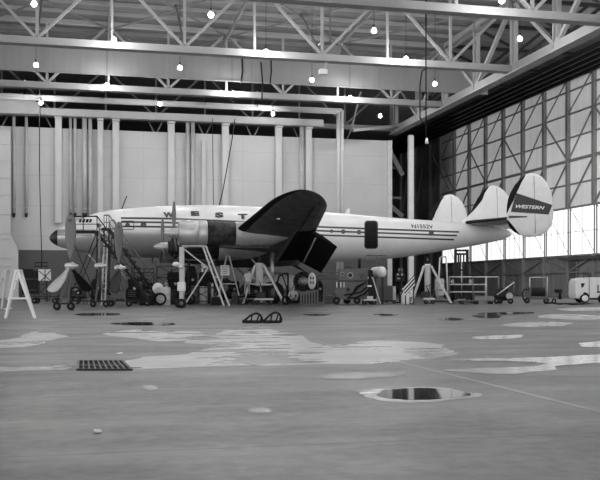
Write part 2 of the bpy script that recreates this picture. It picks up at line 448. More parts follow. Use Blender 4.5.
# walk-through door in the lower sheet
mb = MB(); d0 = atX(566.5, 295, XR); d1 = atX(577.5, 295, XR); dy0, dy1 = d1.y, d0.y
mb.box((XR - .02, (dy0 + dy1) / 2, 2.0), (.12, dy1 - dy0, 3.8)); do = struct(mb, 'door_1', M['midgrey'])
mb = MB()
for y in (dy0, dy1): mb.box((XR - .1, y, 2.0), (.12, .15, 4))
mb.box((XR - .1, (dy0 + dy1) / 2, 4.0), (.12, dy1 - dy0, .15)); mb.box((XR - .1, (dy0 + dy1) / 2, 2.0), (.06, dy1 - dy0, .1)); mb.build('door_frame', M['side_post'], do)
mb = MB(); mb.box((XR - .2, dy0 + .3, 2.0), (.1, .1, .25)); mb.build('door_handle', M['steel'], do)
mb = MB(); mb.box((XR - .4, 86.5, 4.15), (.3, 9, .22)); struct(mb, 'trim_%d' % ntrim, M['midgrey']); ntrim += 1
# ------------------------------------------------------------ ducts and pipes in front of the back wall
YD = 94.3
def wx(px, Y=YD): return atY(px, 200, Y).x
def wz(px, py, Y=YD): return atY(px, py, Y).z
# long header duct
mb = MB(); zt0, zb0 = wz(150, 113.5), wz(150, 120.5); zc = (zt0 + zb0) / 2; hh = zt0 - zb0
mb.bbox(((wx(41) + wx(322)) / 2, YD - .3, zc), (wx(322) - wx(41), .9, hh), .06)
for px in (60, 105, 150, 212, 235, 290): mb.box((wx(px), YD - .3, zc), (.08, .96, hh + .06))
tag(mb.build('header_duct', M['duct']), 'long pale horizontal header duct running along the top of the back wall', 'duct')
mb = MB(); x0, x1, x2 = wx(-60, 93), wx(29, 93), wx(40, 93)
mb.prism([(x0, 92.4, zc - .6), (x2, 92.4, zc - .5), (x2, 92.4, zc + .5), (x1, 92.4, wz(29, 97.5, 93)), (x0, 92.4, wz(29, 97.5, 93))], (0, 1.2, 0))
for px in (9, 22): mb.box((wx(px, 92.4), 92.38, zc + .5), (.07, .05, 2))
tag(mb.build('duct_transition_box', M['duct']), 'wide tapering duct box at the left end of the header duct', 'duct')
# pale vertical drops: (left px, right px, bottom row, kind, label)
drops = [
 (12, 15.2, 214, 'pipe', 'thin wall pipe with dark foot, leftmost of all beside the ribbed panel'),
 (24.5, 27.7, 214, 'pipe', 'thin wall pipe with dark foot, second from the left'),
 (55, 61.7, 223, 'flat', 'wide flat duct ending above the propeller stand, left of the nose'),
 (69, 71.8, 214, 'pipe', 'thin pipe ending right over the upright propeller tip, left one of the pair'),
 (73.5, 76.5, 214, 'pipe', 'thin pipe ending right over the upright propeller tip, right one of the pair'),
 (82, 87, 214, 'pipe', 'thicker pipe with dark foot above the cockpit'),
 (88.3, 92.2, 235, 'pipe', 'pipe running down behind the cockpit roof, right of the thick footed one'),
 (97.5, 103.2, 246, 'flat', 'flat duct going down behind the front cabin, narrower one beside the cockpit pipes'),
 (112.5, 119.3, 246, 'flat', 'wide flat duct going down behind the fuselage just left of the roof antenna'),
 (168, 174.7, 246, 'flat', 'wide flat duct behind the letter W of the fuselage'),
 (186, 190, 246, 'pipe', 'left pipe of the pair between the letter W and the first E'),
 (191.2, 195.3, 246, 'pipe', 'right pipe of the pair between the letter W and the first E'),
 (222.3, 229, 246, 'flat', 'wide flat duct behind the letter S, crossed by a slanting cable'),
 (275.7, 282.3, 246, 'flat', 'wide flat duct going down behind the raised wing'),
 (300.3, 305.2, 246, 'pipe', 'narrow pipe just left of the last header duct drop'),
 (306, 312, 246, 'flat', 'wide flat duct at the right end of the header duct'),
]
for a, b, yb, kind, lab in drops:
    xa, xb = wx(a), wx(b); zb = max(wz(a, yb), .3); zt = zc - hh / 2 + .05; mb = MB(); wd = xb - xa
    if kind == 'flat':
        mb.bbox(((xa + xb) / 2, YD + .3, (zt + zb) / 2), (wd, .5, zt - zb), .04)
        for z in (11.8, 7.2):
            if z > zb: mb.box(((xa + xb) / 2, YD + .3, z), (wd + .06, .54, .07))
        mb.box(((xa + xb) / 2, YD + .1, zt - .1), (wd * 1.12, .7, .35))
        o = mb.build('vertical_duct', M['duct'])
    else:
        mb.cyl(((xa + xb) / 2, YD + .35, zt), ((xa + xb) / 2, YD + .35, zb), wd / 2, n=14)
        for z in (13.5, 9.0):
            if z > zb: mb.cyl(((xa + xb) / 2, YD + .35, z), ((xa + xb) / 2, YD + .35, z + .12), wd / 2 + .04, n=14)
        o = mb.build('wall_pipe', M['pipe'])
        if yb < 230:
            ft = MB(); ft.cyl(((xa + xb) / 2, YD + .35, zb + .1), ((xa + xb) / 2, YD + .35, zb - .3), wd / 2 + .03, wd * .35, n=14)
            ft.build('pipe_foot', M['steel'], o)
    tag(o, lab, 'duct' if kind == 'flat' else 'pipe')
# flat panels standing proud of the wall behind the pipes
for (a, b, yt, lab) in ((202, 206, 131, 'pale wall strip right of the pipe pair, its top cut below the header duct'), (97, 97.4, 130, None)):
    if lab:
        mb = MB(); mb.box(((wx(a) + wx(b)) / 2, YB - .2, 8.2), (wx(b) - wx(a), .36, 16.6)); tag(mb.build('wall_strip', M['duct']), lab, 'wall strip')
# ribbed panel at the left edge
mb = MB(); xa, xb = wx(-70, 93.2), wx(10.5, 93.2); mb.box(((xa + xb) / 2, 93.6, 8.3), (xb - xa, .8, 16.6))
for z in (3.2, 4.0, 5.9, 6.4, 8.3, 10.2, 11.9, 13.6, 15.2): mb.box(((xa + xb) / 2, 93.15, z), (xb - xa, .1, .09))
mb.prism([(xb, 93.2, 6.3), (xb + .7, 93.2, 4.9), (xb + .75, 93.2, 0), (xb, 93.2, 0)], (0, .8, 0))
tag(mb.build('ribbed_panel', M['duct']), 'pale ribbed wall panel standing at the left edge of the photo', 'panel')
# pair of thin pipes high up that bend down at the right
for k, (pa, pb, xe) in enumerate(((97.2, 109.0, 341.8), (100.8, 111.0, 338.2))):
    Yp = 90.0; z1 = wz(343, 110.5 + 2 * k, Yp)
    mb = MB(); mb.tube([(XL + 4, Yp, z1), (wx(xe, Yp), Yp, z1), (wx(xe, Yp), Yp, 0.05)], .2, 10)
    for px in (25, 103, 205, 257): mb.bar((wx(px, Yp), Yp - .3, z1), (wx(px, Yp), Yp - .3, z1 + 1.5), .12)
    tag(mb.build('high_pipe', M['pipe']), ('upper' if k == 0 else 'lower') + ' of two long pipes above the header duct that bend down at the right', 'pipe')

# ------------------------------------------------------------ lamps
lamps = [
 (34, 4, 'in the top left corner of the photo'), (211, 15, 'high up, left of the middle in the top row'), (374, 31, 'high up among the trusses, right of the middle'),
 (520, 39, 'in front of the upright girder post at the top right'), (502, 1, 'cut by the upper edge at the right'), (114, 40, 'in front of the first bright chord, left of the nose ducts'),
 (36, 65, 'in front of the grey curtain at the far left'), (180, 68, 'in front of the grey curtain above the letter W'), (266, 52, 'on the first bright chord above the wing'),
 (406, 59, 'just above the first bright chord on the right'), (312, 80, 'in front of the grey curtain above the wing tip'), (435, 84, 'at the right end of the grey curtain'),
 (107, 85, 'at the second chord above the cockpit'), (232, 94, 'at the second chord left of the wing'), (160, 104, 'below the second chord above the propellers'),
 (273, 114, 'beside the header duct above the wing root'), (350, 98, 'at the second chord right of the wing tip'), (380, 116, 'hanging alone in front of the dark gap above the rear door'),
 (41, 103, 'in front of the tapering duct box at the left')]
def lamp(P, label, visible=True):
    t = tag(empty('hanging_lamp', P), 'lit round hanging bulb ' + label, 'lamp', 'hanging bulbs under the roof' if visible else 'unseen bulbs added to brighten the hangar')
    MB().sphere((0, 0, 0), .16, 14).build('globe', M['lamp'], t)
    b = MB(); b.cyl((0, 0, .16), (0, 0, .42), .09, .06, 10); b.build('socket', M['steel'], t)
    b = MB(); b.cyl((0, 0, .42), (0, 0, ZR - P.z + .04), .018, n=5, caps=False); b.build('cord', M['black'], t)
for px, py, lab in lamps:
    D = (18.3 - EYE) * F_PX / (HY - py); P = FV * D + RV * ((px - 300) * D / F_PX); P.z = 18.3
    lamp(P, lab)
k = 0
for Y in (12, 30, 46):
    for X in (-26, -9, 8, 25):
        lamp(Vector((X, Y, 19)), 'added unseen above the bare foreground floor', False)  # bulbs out of view, added for light from above
for X, Y in ((37, 18), (37, 34), (37, 48), (44, 26), (44, 42), (44, 56), (41, 63), (46, 69)): lamp(Vector((X, Y, 20.5)), 'added unseen in the side bay to light the right wall', False)  # unseen bulbs added to brighten the right wall

# ------------------------------------------------------------ hanging cables
def cable(pts, label, r=.04, name='hanging_cable', m='black'):
    mb = MB(); mb.tube(pts, r, 6); return tag(mb.build(name, M[m]), label, 'cable')
cable([Vector((atY(39.5, 100, 88).x, 88, ZR)), atY(39.5, 100, 88), atY(39.5, 170, 88), atY(40.5, 215, 87.8), atY(42, 266, 87.5)], 'thin dark cable hanging down to the control stand at the far left')
cable([atY(212.5, 118, 90), atY(213, 170, 90), atY(213.5, 205, 90)], 'straight thin cable hanging behind the letters, left of the slanting one', .035)
cable([atY(235, 119, 90), atY(232, 140, 89.6), atY(223, 190, 89), atY(219, 206, 88.8)], 'slanting dark cable crossing the wide duct behind the letters', .05)
c = cable([Vector((atY(426, 0, 60).x, 60, ZR)), atY(426, 0, 60), atY(426, 138, 60)], 'long dark cable hanging beside the right girder column, with a pale plug at its end', .05)
mb = MB(); p = atY(426.8, 140, 60); mb.cyl(p - Vector((0, 0, .25)), p + Vector((0, 0, .15)), .14, .07, 10); mb.build('plug', M['white'], c)
cable([atY(427, 68, 60), atY(422, 71, 60), atY(420, 85, 60), atY(420, 118, 60), atY(423, 124, 60)], 'looped hose hung next to the long cable at the right', .05)
cable([atY(427, 142, 60), atY(437, 165, 62), atY(449, 190, 64)], 'thin stay wire running from the plug down towards the tail', .03)
for i, (a, b, yt, yb, Y) in enumerate(((242, 241, 57, 84, 80.05), (261, 262, 62, 100, 80.05), (271, 270, 60, 84, 80.05))):
    cable([atY(a, yt, Y), atY((a + b) / 2 + 1, (yt + yb) / 2, Y), atY(b, yb, Y)], ['left', 'middle and longest', 'right'][i] + ' of three short ropes dangling over the grey curtain', .06)
# small floodlight box under the chord
p = atY(323, 72, 66); mb = MB(); mb.bbox(p, (.62, .45, .4), .04); fl = tag(mb.build('floodlight', M['lightgrey']), 'small boxed floodlight clamped under the first bright chord', 'floodlight')
mb = MB(); mb.bar(p + Vector((.1, 0, .2)), p + Vector((.3, 0, .75)), .12); mb.build('bracket', M['truss'], fl)
p = atY(330, 50, 69); mb = MB(); mb.bbox(p, (1.6, .8, .7), .05); mb.box(p + Vector((0, 0, .5)), (1.9, .9, .15)); mb.bar(p + Vector((0, 0, .5)), (p.x, p.y, ZR - .02), .1)
tag(mb.build('unit_heater', M['midgrey']), 'grey box heater hung among the roof trusses near the middle', 'heater')

# ------------------------------------------------------------ the airliner
A0 = Vector((14, 66.5, 0)); YA = 66.5
air = tag(empty('airliner', A0), 'white four engined propeller airliner with triple tail fins in the hangar', 'airplane')
def ab(mb, name, m, parent=air, label=None):
    o = mb.build(name, m, parent, A0)
    if label: o['label'] = label
    return o
tbl = [(49.3,238,238),(50,236,240),(51.2,234.4,241.6),(54,231.8,243.8),(57,229.8,245.6),(63,227,248),(70,224.3,250),(77,221.8,251.4),(84,218.4,252.6),(90,215.2,253.5),(100,212.3,254.7),
 (115,209.8,256),(130,208.3,257),(150,206.8,258),(180,205.6,259.5),(210,205.2,261),(250,206.5,263),(290,209.2,263.5),(320,211.8,263),(345,213.8,261.5),(370,216,260),(400,218.3,257.6),
 (430,220.5,253),(450,222,249.5),(475,223.5,245.5),(490,225.2,242.4),(502,227.8,239.6),(509,230.8,236.8),(512,233.7,234.3)]
st = []
for px, t, b in tbl:
    P = atY(px, t, YA); Q = atY(px, b, YA); st.append((P.x, (P.z + Q.z) / 2, (P.z - Q.z) / 2))
def interp(tab, x, j):
    if x <= tab[0][0]: return tab[0][j]
    for i in range(len(tab) - 1):
        x0, x1 = tab[i][0], tab[i + 1][0]
        if x <= x1:
            y0, y1 = tab[i][j], tab[i + 1][j]
            def slope(k):
                if k <= 0 or k >= len(tab) - 1: return None
                return (tab[k + 1][j] - tab[k - 1][j]) / (tab[k + 1][0] - tab[k - 1][0])
            m0 = slope(i); m1 = slope(i + 1); d = (y1 - y0) / (x1 - x0); m0 = d if m0 is None else m0; m1 = d if m1 is None else m1
            t = (x - x0) / (x1 - x0); h = x1 - x0
            return (2*t**3 - 3*t*t + 1) * y0 + (t**3 - 2*t*t + t) * h * m0 + (-2*t**3 + 3*t*t) * y1 + (t**3 - t*t) * h * m1
    return tab[-1][j]
fc = lambda X: interp(st, X, 1)
fr = lambda X: max(.01, interp(st, X, 2))
def surf(X, z, side=-1, off=.0):
    c, r = fc(X), fr(X) + off; q = max(0, r * r - (z - c) ** 2); return Vector((X, YA + side * math.sqrt(q), z))
def near(px, py):
    Y = YA - 1.6
    for _ in range(3):
        P = atY(px, py, Y); Y = surf(P.x, P.z).y
    return P.x, P.z
# stripe reference line
sref = []
for px, py in ((60,222.2),(121,222),(145,222.2),(175,222.8),(250,226.3),(320,230.7),(343,231.6),(400,233.6),(457,235.6),(500,236.5)):
    P = near(px, py); sref.append((P[0], P[1]))
def zs(X): return interp([(a, b) for a, b in sref], X, 1)
x0, x1 = st[0][0], st[-1][0]; NS = 230; NA = 96
X_rad = near(57.3, 238)[0]
fus = MB(); xs = sorted(set([x0 + (x1 - x0) * i / NS for i in range(NS + 1)] + [x0 + .02, x0 + .05, x0 + .1, X_rad]))
vs = []; 
for X in xs:
    for i in range(NA):
        a = 2 * PI * i / NA; vs.append((X, YA + fr(X) * math.sin(a), fc(X) + fr(X) * math.cos(a)))
fs = [(j * NA + i, j * NA + (i + 1) % NA, (j + 1) * NA + (i + 1) % NA, (j + 1) * NA + i) for j in range(len(xs) - 1) for i in range(NA)]
fus.add(vs, fs, True)
fus.f.append(list(range(NA))); fus.mi.append(0); fus.smf.append(False); fus.f.append([(len(xs) - 1) * NA + i for i in range(NA)]); fus.mi.append(0); fus.smf.append(False)
def fus_mat():
    m = bpy.data.materials.new('airliner paint'); m.use_nodes = True; nt = m.node_tree; N = nt.nodes; L = nt.links; b = N['Principled BSDF']
    at = N.new('ShaderNodeAttribute'); at.attribute_name = 'stripe'; sp = N.new('ShaderNodeSeparateXYZ'); L.new(at.outputs['Vector'], sp.inputs[0])
    s, X = sp.outputs[1], sp.outputs[0]
    def band(c, h, xa, xb):
        k = math_node(nt, 'LESS_THAN', math_node(nt, 'ABSOLUTE', math_node(nt, 'SUBTRACT', s, c)), h)
        k = math_node(nt, 'MULTIPLY', k, math_node(nt, 'GREATER_THAN', X, xa)); return math_node(nt, 'MULTIPLY', k, math_node(nt, 'LESS_THAN', X, xb))
    xa = near(121, 222)[0]
    ink = math_node(nt, 'MAXIMUM', band(.29, .07, xa, near(459, 231)[0]), band(0, .065, xa, near(457, 235)[0]))
    ink = math_node(nt, 'MAXIMUM', ink, band(-.32, .065, xa, near(454, 239)[0]))
    ink = math_node(nt, 'MAXIMUM', ink, band(.02, .02, -50, xa - 1.2) if False else band(-.95, .03, -50, near(92, 236)[0]))
    low = math_node(nt, 'LESS_THAN', s, -.52)  # front belly darker: bare metal, with shading put into the colour
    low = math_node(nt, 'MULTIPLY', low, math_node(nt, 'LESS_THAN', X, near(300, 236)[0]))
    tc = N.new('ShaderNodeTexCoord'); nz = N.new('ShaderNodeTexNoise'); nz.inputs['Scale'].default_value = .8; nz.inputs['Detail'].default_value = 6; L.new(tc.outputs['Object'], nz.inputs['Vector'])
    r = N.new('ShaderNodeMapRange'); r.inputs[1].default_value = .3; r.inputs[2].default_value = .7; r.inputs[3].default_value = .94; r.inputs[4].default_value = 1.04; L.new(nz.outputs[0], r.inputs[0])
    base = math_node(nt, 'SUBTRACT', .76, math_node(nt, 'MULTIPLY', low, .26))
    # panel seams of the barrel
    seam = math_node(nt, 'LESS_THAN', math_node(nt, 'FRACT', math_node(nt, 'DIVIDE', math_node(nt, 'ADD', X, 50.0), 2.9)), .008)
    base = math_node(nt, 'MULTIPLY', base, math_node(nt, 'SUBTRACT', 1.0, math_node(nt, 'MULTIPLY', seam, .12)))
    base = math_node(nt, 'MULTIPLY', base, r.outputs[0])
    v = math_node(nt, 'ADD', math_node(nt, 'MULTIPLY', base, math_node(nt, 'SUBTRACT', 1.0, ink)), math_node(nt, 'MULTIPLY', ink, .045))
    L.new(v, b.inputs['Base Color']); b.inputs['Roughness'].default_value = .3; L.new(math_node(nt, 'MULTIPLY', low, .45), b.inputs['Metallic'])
    return m
M['radome'] = mat('black radome', .01, .5)
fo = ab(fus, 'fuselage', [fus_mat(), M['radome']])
fo['label'] = 'white fuselage with three thin dark stripes'
atr = fo.data.attributes.new('stripe', 'FLOAT_VECTOR', 'POINT')
for i, v in enumerate(fo.data.vertices):
    X = v.co.x + A0.x; atr.data[i].vector = (X, v.co.z - zs(X), 0)
# radome as its own shell over the nose tip
mb = MB(); xr = [x0 + (X_rad - x0) * (i / 14) ** 1.6 for i in range(15)]
mb.lathe([(0, 0.001)], (0, 0, 0)) if False else None
vs = []
for X in [x0 - .02] + xr[1:]:
    for i in range(48):
        a = 2 * PI * i / 48; rr = fr(X) + .012 if X > x0 else .01; vs.append((X, YA + rr * math.sin(a), fc(X) + rr * math.cos(a)))
mb.add(vs, [(j * 48 + i, j * 48 + (i + 1) % 48, (j + 1) * 48 + (i + 1) % 48, (j + 1) * 48 + i) for j in range(14) for i in range(48)], True)
ab(mb, 'radome', M['radome'], label='black nose cone')

def patch(poly_px, name, m, off=.015, parent=None, n=6, label=None, both=False):
    """polygon given in photo positions, laid on the near side of the fuselage"""
    mb = MB()
    pts = [near(*p) for p in poly_px]
    if len(pts) == 4:      # bilinear grid
        for side in ((-1, 1) if both else (-1,)):
            vs = []
            for j in range(n + 1):
                for i in range(n + 1):
                    u, v = i / n, j / n
                    X = (pts[0][0]*(1-u)+pts[1][0]*u)*(1-v)+(pts[3][0]*(1-u)+pts[2][0]*u)*v; z = (pts[0][1]*(1-u)+pts[1][1]*u)*(1-v)+(pts[3][1]*(1-u)+pts[2][1]*u)*v
                    vs.append(surf(X, z, side, off))
            k = n + 1; mb.add(vs, [(j*k+i, j*k+i+1, (j+1)*k+i+1, (j+1)*k+i) for j in range(n) for i in range(n)], True)
    else:
        cx = sum(p[0] for p in pts) / len(pts); cz = sum(p[1] for p in pts) / len(pts)
        N_ = len(pts); vs = [surf(cx, cz, -1, off)]
        for rr in [q_/10 for q_ in range(1,11)]:
            for p in pts: vs.append(surf(cx + (p[0]-cx)*rr, cz + (p[1]-cz)*rr, -1, off))
        fs = [(0, 1 + i, 1 + (i+1) % N_) for i in range(N_)]
        for q in range(9): fs += [(1+q*N_+i, 1+(q+1)*N_+i, 1+(q+1)*N_+(i+1)%N_, 1+q*N_+(i+1)%N_) for i in range(N_)]
        mb.add(vs, fs, True)
    o = ab(mb, name, m, parent or air)
    if label: o['label'] = label
    return o
def rrect(x0, y0, x1, y1, r, n=4):
    out = []
    for cx, cy, a0 in ((x1-r, y0+r, -90), (x1-r, y1-r, 0), (x0+r, y1-r, 90), (x0+r, y0+r, 180)):
        for i in range(n + 1):
            a = math.radians(a0 + 90 * i / n); out.append((cx + r*math.cos(a), cy + r*math.sin(a)))
    full = []
    for i in range(len(out)):
        a, b = out[i], out[(i + 1) % len(out)]; k = max(1, int(math.hypot(b[0]-a[0], b[1]-a[1]) / 1.2))
        full += [(a[0] + (b[0]-a[0])*j/k, a[1] + (b[1]-a[1])*j/k) for j in range(k)]
    return full
def ell(cx, cy, rx, ry, n=16): return [(cx + rx*math.cos(2*PI*i/n), cy + ry*math.sin(2*PI*i/n)) for i in range(n)]
# cockpit windscreen panes
for a, b in ((78.6, 81.0), (81.9, 84.6), (85.4, 88.1), (88.8, 91.2)):
    patch([(a + .9, 219.2), (b + .9, 218.9), (b, 222.2), (a, 222.6)], 'cockpit_window', M['glass'], .02)
# cargo door opening with rim; dark patch paints the unlit inside
patch(rrect(364.3, 220.6, 377.8, 248.8, 3.2), 'door_rim', M['steel'], .03, label='dark rounded frame of the open rear door')
patch(rrect(365.6, 222.2, 376.6, 247.6, 2.6), 'rear_door', M['cavity'], .045, label='open dark rear door')
# front door outline and windows
for seg in (((121.5,221),(133.5,221)),((133.8,221),(133.8,229.3)),((121.5,229.3),(133.8,229.3)),((121.5,221),(121.5,229.3))):
    (a, b), (c_, d) = seg; h = .35
    q = [(a, b-h), (c_, b-h), (c_, b+h), (a, b+h)] if b == d else [(a-h, b), (a+h, b), (a+h, d), (a-h, d)]
    patch(q, 'door_seam', M['ink'], .02)
for (cx, cy, rx, ry) in ((127.5,225,2.3,2.1),(143.5,224.8,2.9,2.7),(331.5,231.2,1.5,1.9),(343.2,231.6,2.2,2.3),(359,232.2,2.2,2.3)):
    o = patch(ell(cx, cy, rx, ry), 'cabin_window', M['ink'], .022); patch(ell(cx, cy + .2, rx*.42, ry*.42), 'pane', M['midgrey'], .03, parent=o)
    bpy.context.view_layer.update()
patch([(428.8,231.2),(433.6,231.3),(433.6,235.5),(428.8,235.4)], 'tail_window', M['ink'], .022)
patch(ell(98.5, 225.5, 2.0, 2.2), 'nose_hatch', M['ink'], .02)
patch(ell(112.5, 224.5, 3.6, 5.2), 'crew_door', M['ink'], .02, label='oval crew door with dark rim'); patch(ell(112.5, 224.5, 2.8, 4.3), 'crew_door_panel', M['lightgrey'], .03)

# ---- lettering
def text_mesh(body, shear=0.0, offset=0.0):
    cu = bpy.data.curves.new('lettering', 'FONT'); cu.body = body; cu.size = 1; cu.shear = shear; cu.offset = offset; cu.resolution_u = 3
    o = bpy.data.objects.new('lettering', cu); COL.objects.link(o); bpy.context.view_layer.update()
    me = bpy.data.meshes.new_from_object(o.evaluated_get(bpy.context.evaluated_depsgraph_get()))
    vs = [v.co.copy() for v in me.vertices]; fs = [tuple(p.vertices) for p in me.polygons]
    bpy.data.objects.remove(o); bpy.data.curves.remove(cu); bpy.data.meshes.remove(me)
    xa = min(v.x for v in vs); xb = max(v.x for v in vs); ya = min(v.y for v in vs); yb = max(v.y for v in vs)
    return [((v.x - xa) / (xb - xa), (v.y - ya) / (yb - ya)) for v in vs], fs
def letters(body, px0, py0, px1, py1, name, m, shear=0, off=.03, offset=0.02, dy=0):
    """lettering on the fuselage; dy: right end lower by dy rows"""
    uv, fs = text_mesh(body, shear, offset); a = near(px0, py1); b = near(px1, py1 + dy); t = near(px0, py0); mb = MB()
    mb.add([surf(a[0] + (b[0]-a[0])*u, a[1] + (b[1]-a[1])*u + (t[1]-a[1])*v, -1, off) for u, v in uv], fs); return ab(mb, name, m)
for ch, pa, pb, y0, y1 in (('W',163.5,174,212.5,217.2),('E',191.3,199.2,211.4,215.6),('S',215.5,223.5,212.6,217.4),('T',238.5,247.5,214,219),('E',264,271,216,221),('R',286,294,218,223),('N',308,316,219,224)):
    letters(ch, pa - .3, y0 - .3, pb + .3, y1 + .3, 'fuselage_letter', M['ink'], offset=.07)
letters('N1552V', 412, 224.3, 433.5, 228.2, 'registration_lettering', M['ink'], dy=.4)

# ---- wings
def le_x(s): return 7.75 + .135 * s
def te_x(s): return 15.1 - .128 * (s - 1.7)
def le_z(s): return 4.84 + .185 * (s - 9.5)
TCS = .14
def wing(side):
    """side -1 near, +1 far"""
    SS = [0, 2.0, 2.01, 4, 6, 8, 9.6, 10.6, 10.61, 12, 13.5, 15] + [15.6 + 3.2 * math.sin(math.radians(a_)) for a_ in (0, 12, 24, 34, 44, 53, 61, 68, 74, 79, 84, 88)]
    U = [0, .0125, .04, .085, .15, .25, .4, .55, .68, .74, .741, .87, 1.0]
    mb = MB(); rows = []
    for s in SS:
        a, b = le_x(s), te_x(s); zl, zt_ = le_z(s), le_z(s) - .3
        k = 1.0
        if s > 15.6:
            q = (s - 15.6) / 3.2; k = math.sqrt(max(.0, 1 - q * q)); mid = a + (b - a) * .42
            a, b = mid + (a - mid) * k, mid + (b - mid) * k
        ch = b - a; row = []
        flap = 2.005 < s < 10.605
        def thk(u): return 5 * (.145 if s < 12 else .12) * ch * (.2969*math.sqrt(u) - .126*u - .3516*u*u + .2843*u**3 - .1036*u**4)
        for u in U[::-1]: row.append((u, 1, thk(u)))
        for u in U[1:]:
            t = -thk(u) * .75
            if flap and u > .7405: t = thk(u) * .55 - .01
            row.append((u, -1, t))
        rows.append([(a + ch * u, YA + side * s, zl + (zt_ - zl) * ((a + ch * u - le_x(s)) / (te_x(s) - le_x(s))) + t) for u, _, t in row])
    n = len(rows[0]); nu = len(U)
    for j in range(len(rows) - 1):
        s0 = (SS[j] + SS[j + 1]) / 2
        for i in range(n - 1):
            p = [rows[j][i], rows[j][i+1], rows[j+1][i+1], rows[j+1][i]]
            top = i < nu - 1; ui = U[nu - 1 - i] if top else U[i - nu + 1]; ui2 = U[nu - 2 - i] if top else U[i - nu + 2]
            um = (ui + ui2) / 2
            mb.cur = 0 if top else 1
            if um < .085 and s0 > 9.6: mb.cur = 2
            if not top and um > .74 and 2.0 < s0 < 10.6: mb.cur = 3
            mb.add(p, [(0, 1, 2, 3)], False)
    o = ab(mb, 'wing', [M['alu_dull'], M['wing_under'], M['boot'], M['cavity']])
    bm = bmesh.new(); bm.from_mesh(o.data); bmesh.ops.remove_doubles(bm, verts=bm.verts, dist=.0005)
    # flip all if needed
    bmesh.ops.recalc_face_normals(bm, faces=bm.faces); bm.to_mesh(o.data); bm.free()
    for p in o.data.polygons: p.use_smooth = True
    # flap let down behind the wing
    mb = MB(); rows = []
    for s in (2.1, 4.5, 7.5, 10.5):
        x = te_x(s) - .05; z = le_z(s) - .3; c_ = 1.72; dz = -.95
        x0_, z0_ = x - .25, z - .05
        row = []
        for u, t in ((0, 0), (.04, .09), (.15, .15), (.4, .15), (.7, .09), (1, .005), (.7, -.03), (.4, -.05), (.15, -.07), (.04, -.05)):
            row.append((x0_ + c_ * u - t * dz / c_ * .0 + t * .5, YA + side * s, z0_ + dz * u + t * .85))
        rows.append(row)
    n = 10; mb.add([p for r in rows for p in r], [(j*n+i, j*n+(i+1)%n, (j+1)*n+(i+1)%n, (j+1)*n+i) for j in range(3) for i in range(n)] + [tuple(range(n)), tuple(30 + i for i in range(n))], False)
    fl = ab(mb, 'flap', M['cavity'], label='lowered flap, painted dark as in shade')
    if side < 0:
        mb = MB()
        for i in range(15):
            s = 3.0 + i * .5; mb.box((te_x(s) + .02, YA - s, le_z(s) - .66), (.07, .22, .08))
        ab(mb, 'flap_hinge_line', M['white'])
        # aileron seam, access door, oil streak
        mb = MB(); mb.bar((te_x(11) - 1.15, YA - 11, le_z(11) - .42), (te_x(16.5) - .8, YA - 16.5, le_z(16.5) - .37), .05, .03); ab(mb, 'aileron_seam', M['boot'])
        mb = MB(); mb.box((le_x(13.7) + 1.25, YA - 13.7, le_z(13.7) - .40), (.16, .3, .06)); ab(mb, 'wing_light', M['white'])
    return o
wing(-1); wing(1)

# ---- nacelles and engines
def nacelle(Y, px, py, cowled=True):
    P = atY(px, py, Y); x0_, zc_ = P.x + .9, P.z            # px, py: spinner tip
    A = Vector((x0_, Y, zc_)); slope = -.012
    if cowled:
        mb = MB(); mb.lathe([(0, .5), (.02, .7), (.0, .74), (.05, .79), (.3, .835), (.8, .86), (1.25, .86)], A, (1, 0, slope), 36)
        na = ab(mb, 'engine_cowl', M['alu'], label='bare metal engine cowl')
        mb = MB(); mb.lathe([(1.25, .85), (1.3, .875), (1.75, .865), (1.8, .84)], A, (1, 0, slope), 36); mb.build('cowl_flap', M['alu'], na, A0)
        mb = MB(); mb.lathe([(1.8, .82), (2.2, .83), (3.6, .84)], A, (1, 0, slope), 36); mb.build('sooted_section', M['soot'], na, A0)['label'] = 'soot blackened section behind the cowl'
        mb = MB()
        for k in range(3): mb.cyl(A + Vector((1.95, -.75, .45 - .22 * k)), A + Vector((2.15, -.98, .42 - .22 * k)), .1, n=10)
        mb.build('exhaust_pipe', M['soot'], na, A0)
        mb = MB(); mb.box(A + Vector((4.2, -.2, -.82)), (3.2, .5, .22)); mb.build('oil_cooler', M['soot'], na, A0)
    else:
        mb = MB(); mb.lathe([(0, .3), (.25, .5), (.3, .62), (.7, .66), (1.1, .66), (1.3, .75), (1.35, .8), (3.5, .8)], A, (1, 0, slope), 28)
        na = ab(mb, 'engine_cowl', M['steel'], label='engine with its cowl taken off')
        for k in range(9):
            a = 2*PI*k/9; mb = MB(); d = Vector((0, math.cos(a), math.sin(a)))
            mb.cyl(A + Vector((.55, 0, 0)) + d * .45, A + Vector((.55, 0, 0)) + d * .78, .16, .13, 8); mb.build('cylinder_head', M['soot'], na, A0)
    mb = MB(); mb.lathe([(3.5, .83), (4.2, .85), (5.4, .78), (6.3, .55), (7.0, .25), (7.4, .02)], A, (1, 0, slope + .0), 36)
    ab(mb, 'nacelle', M['alu_dull'])
    mb = MB(); S0 = Vector((P.x, Y, zc_))
    mb.lathe([(0, .01), (.05, .1), (.25, .22), (.6, .33), (.95, .37), (1.0, .34)], S0, (1, 0, 0), 24)
    sp = ab(mb, 'propeller_spinner', M['alu'])
    for k in range(3):
        a = math.radians(93 if cowled else 86) + 2*PI*k/3
        blade(S0 + Vector((.62, 0, 0)), Vector((0, math.cos(a), math.sin(a))), Vector((1, 0, 0)), 2.05, sp, A0, M['propgrey'], pitch=.12, wmax=.36)
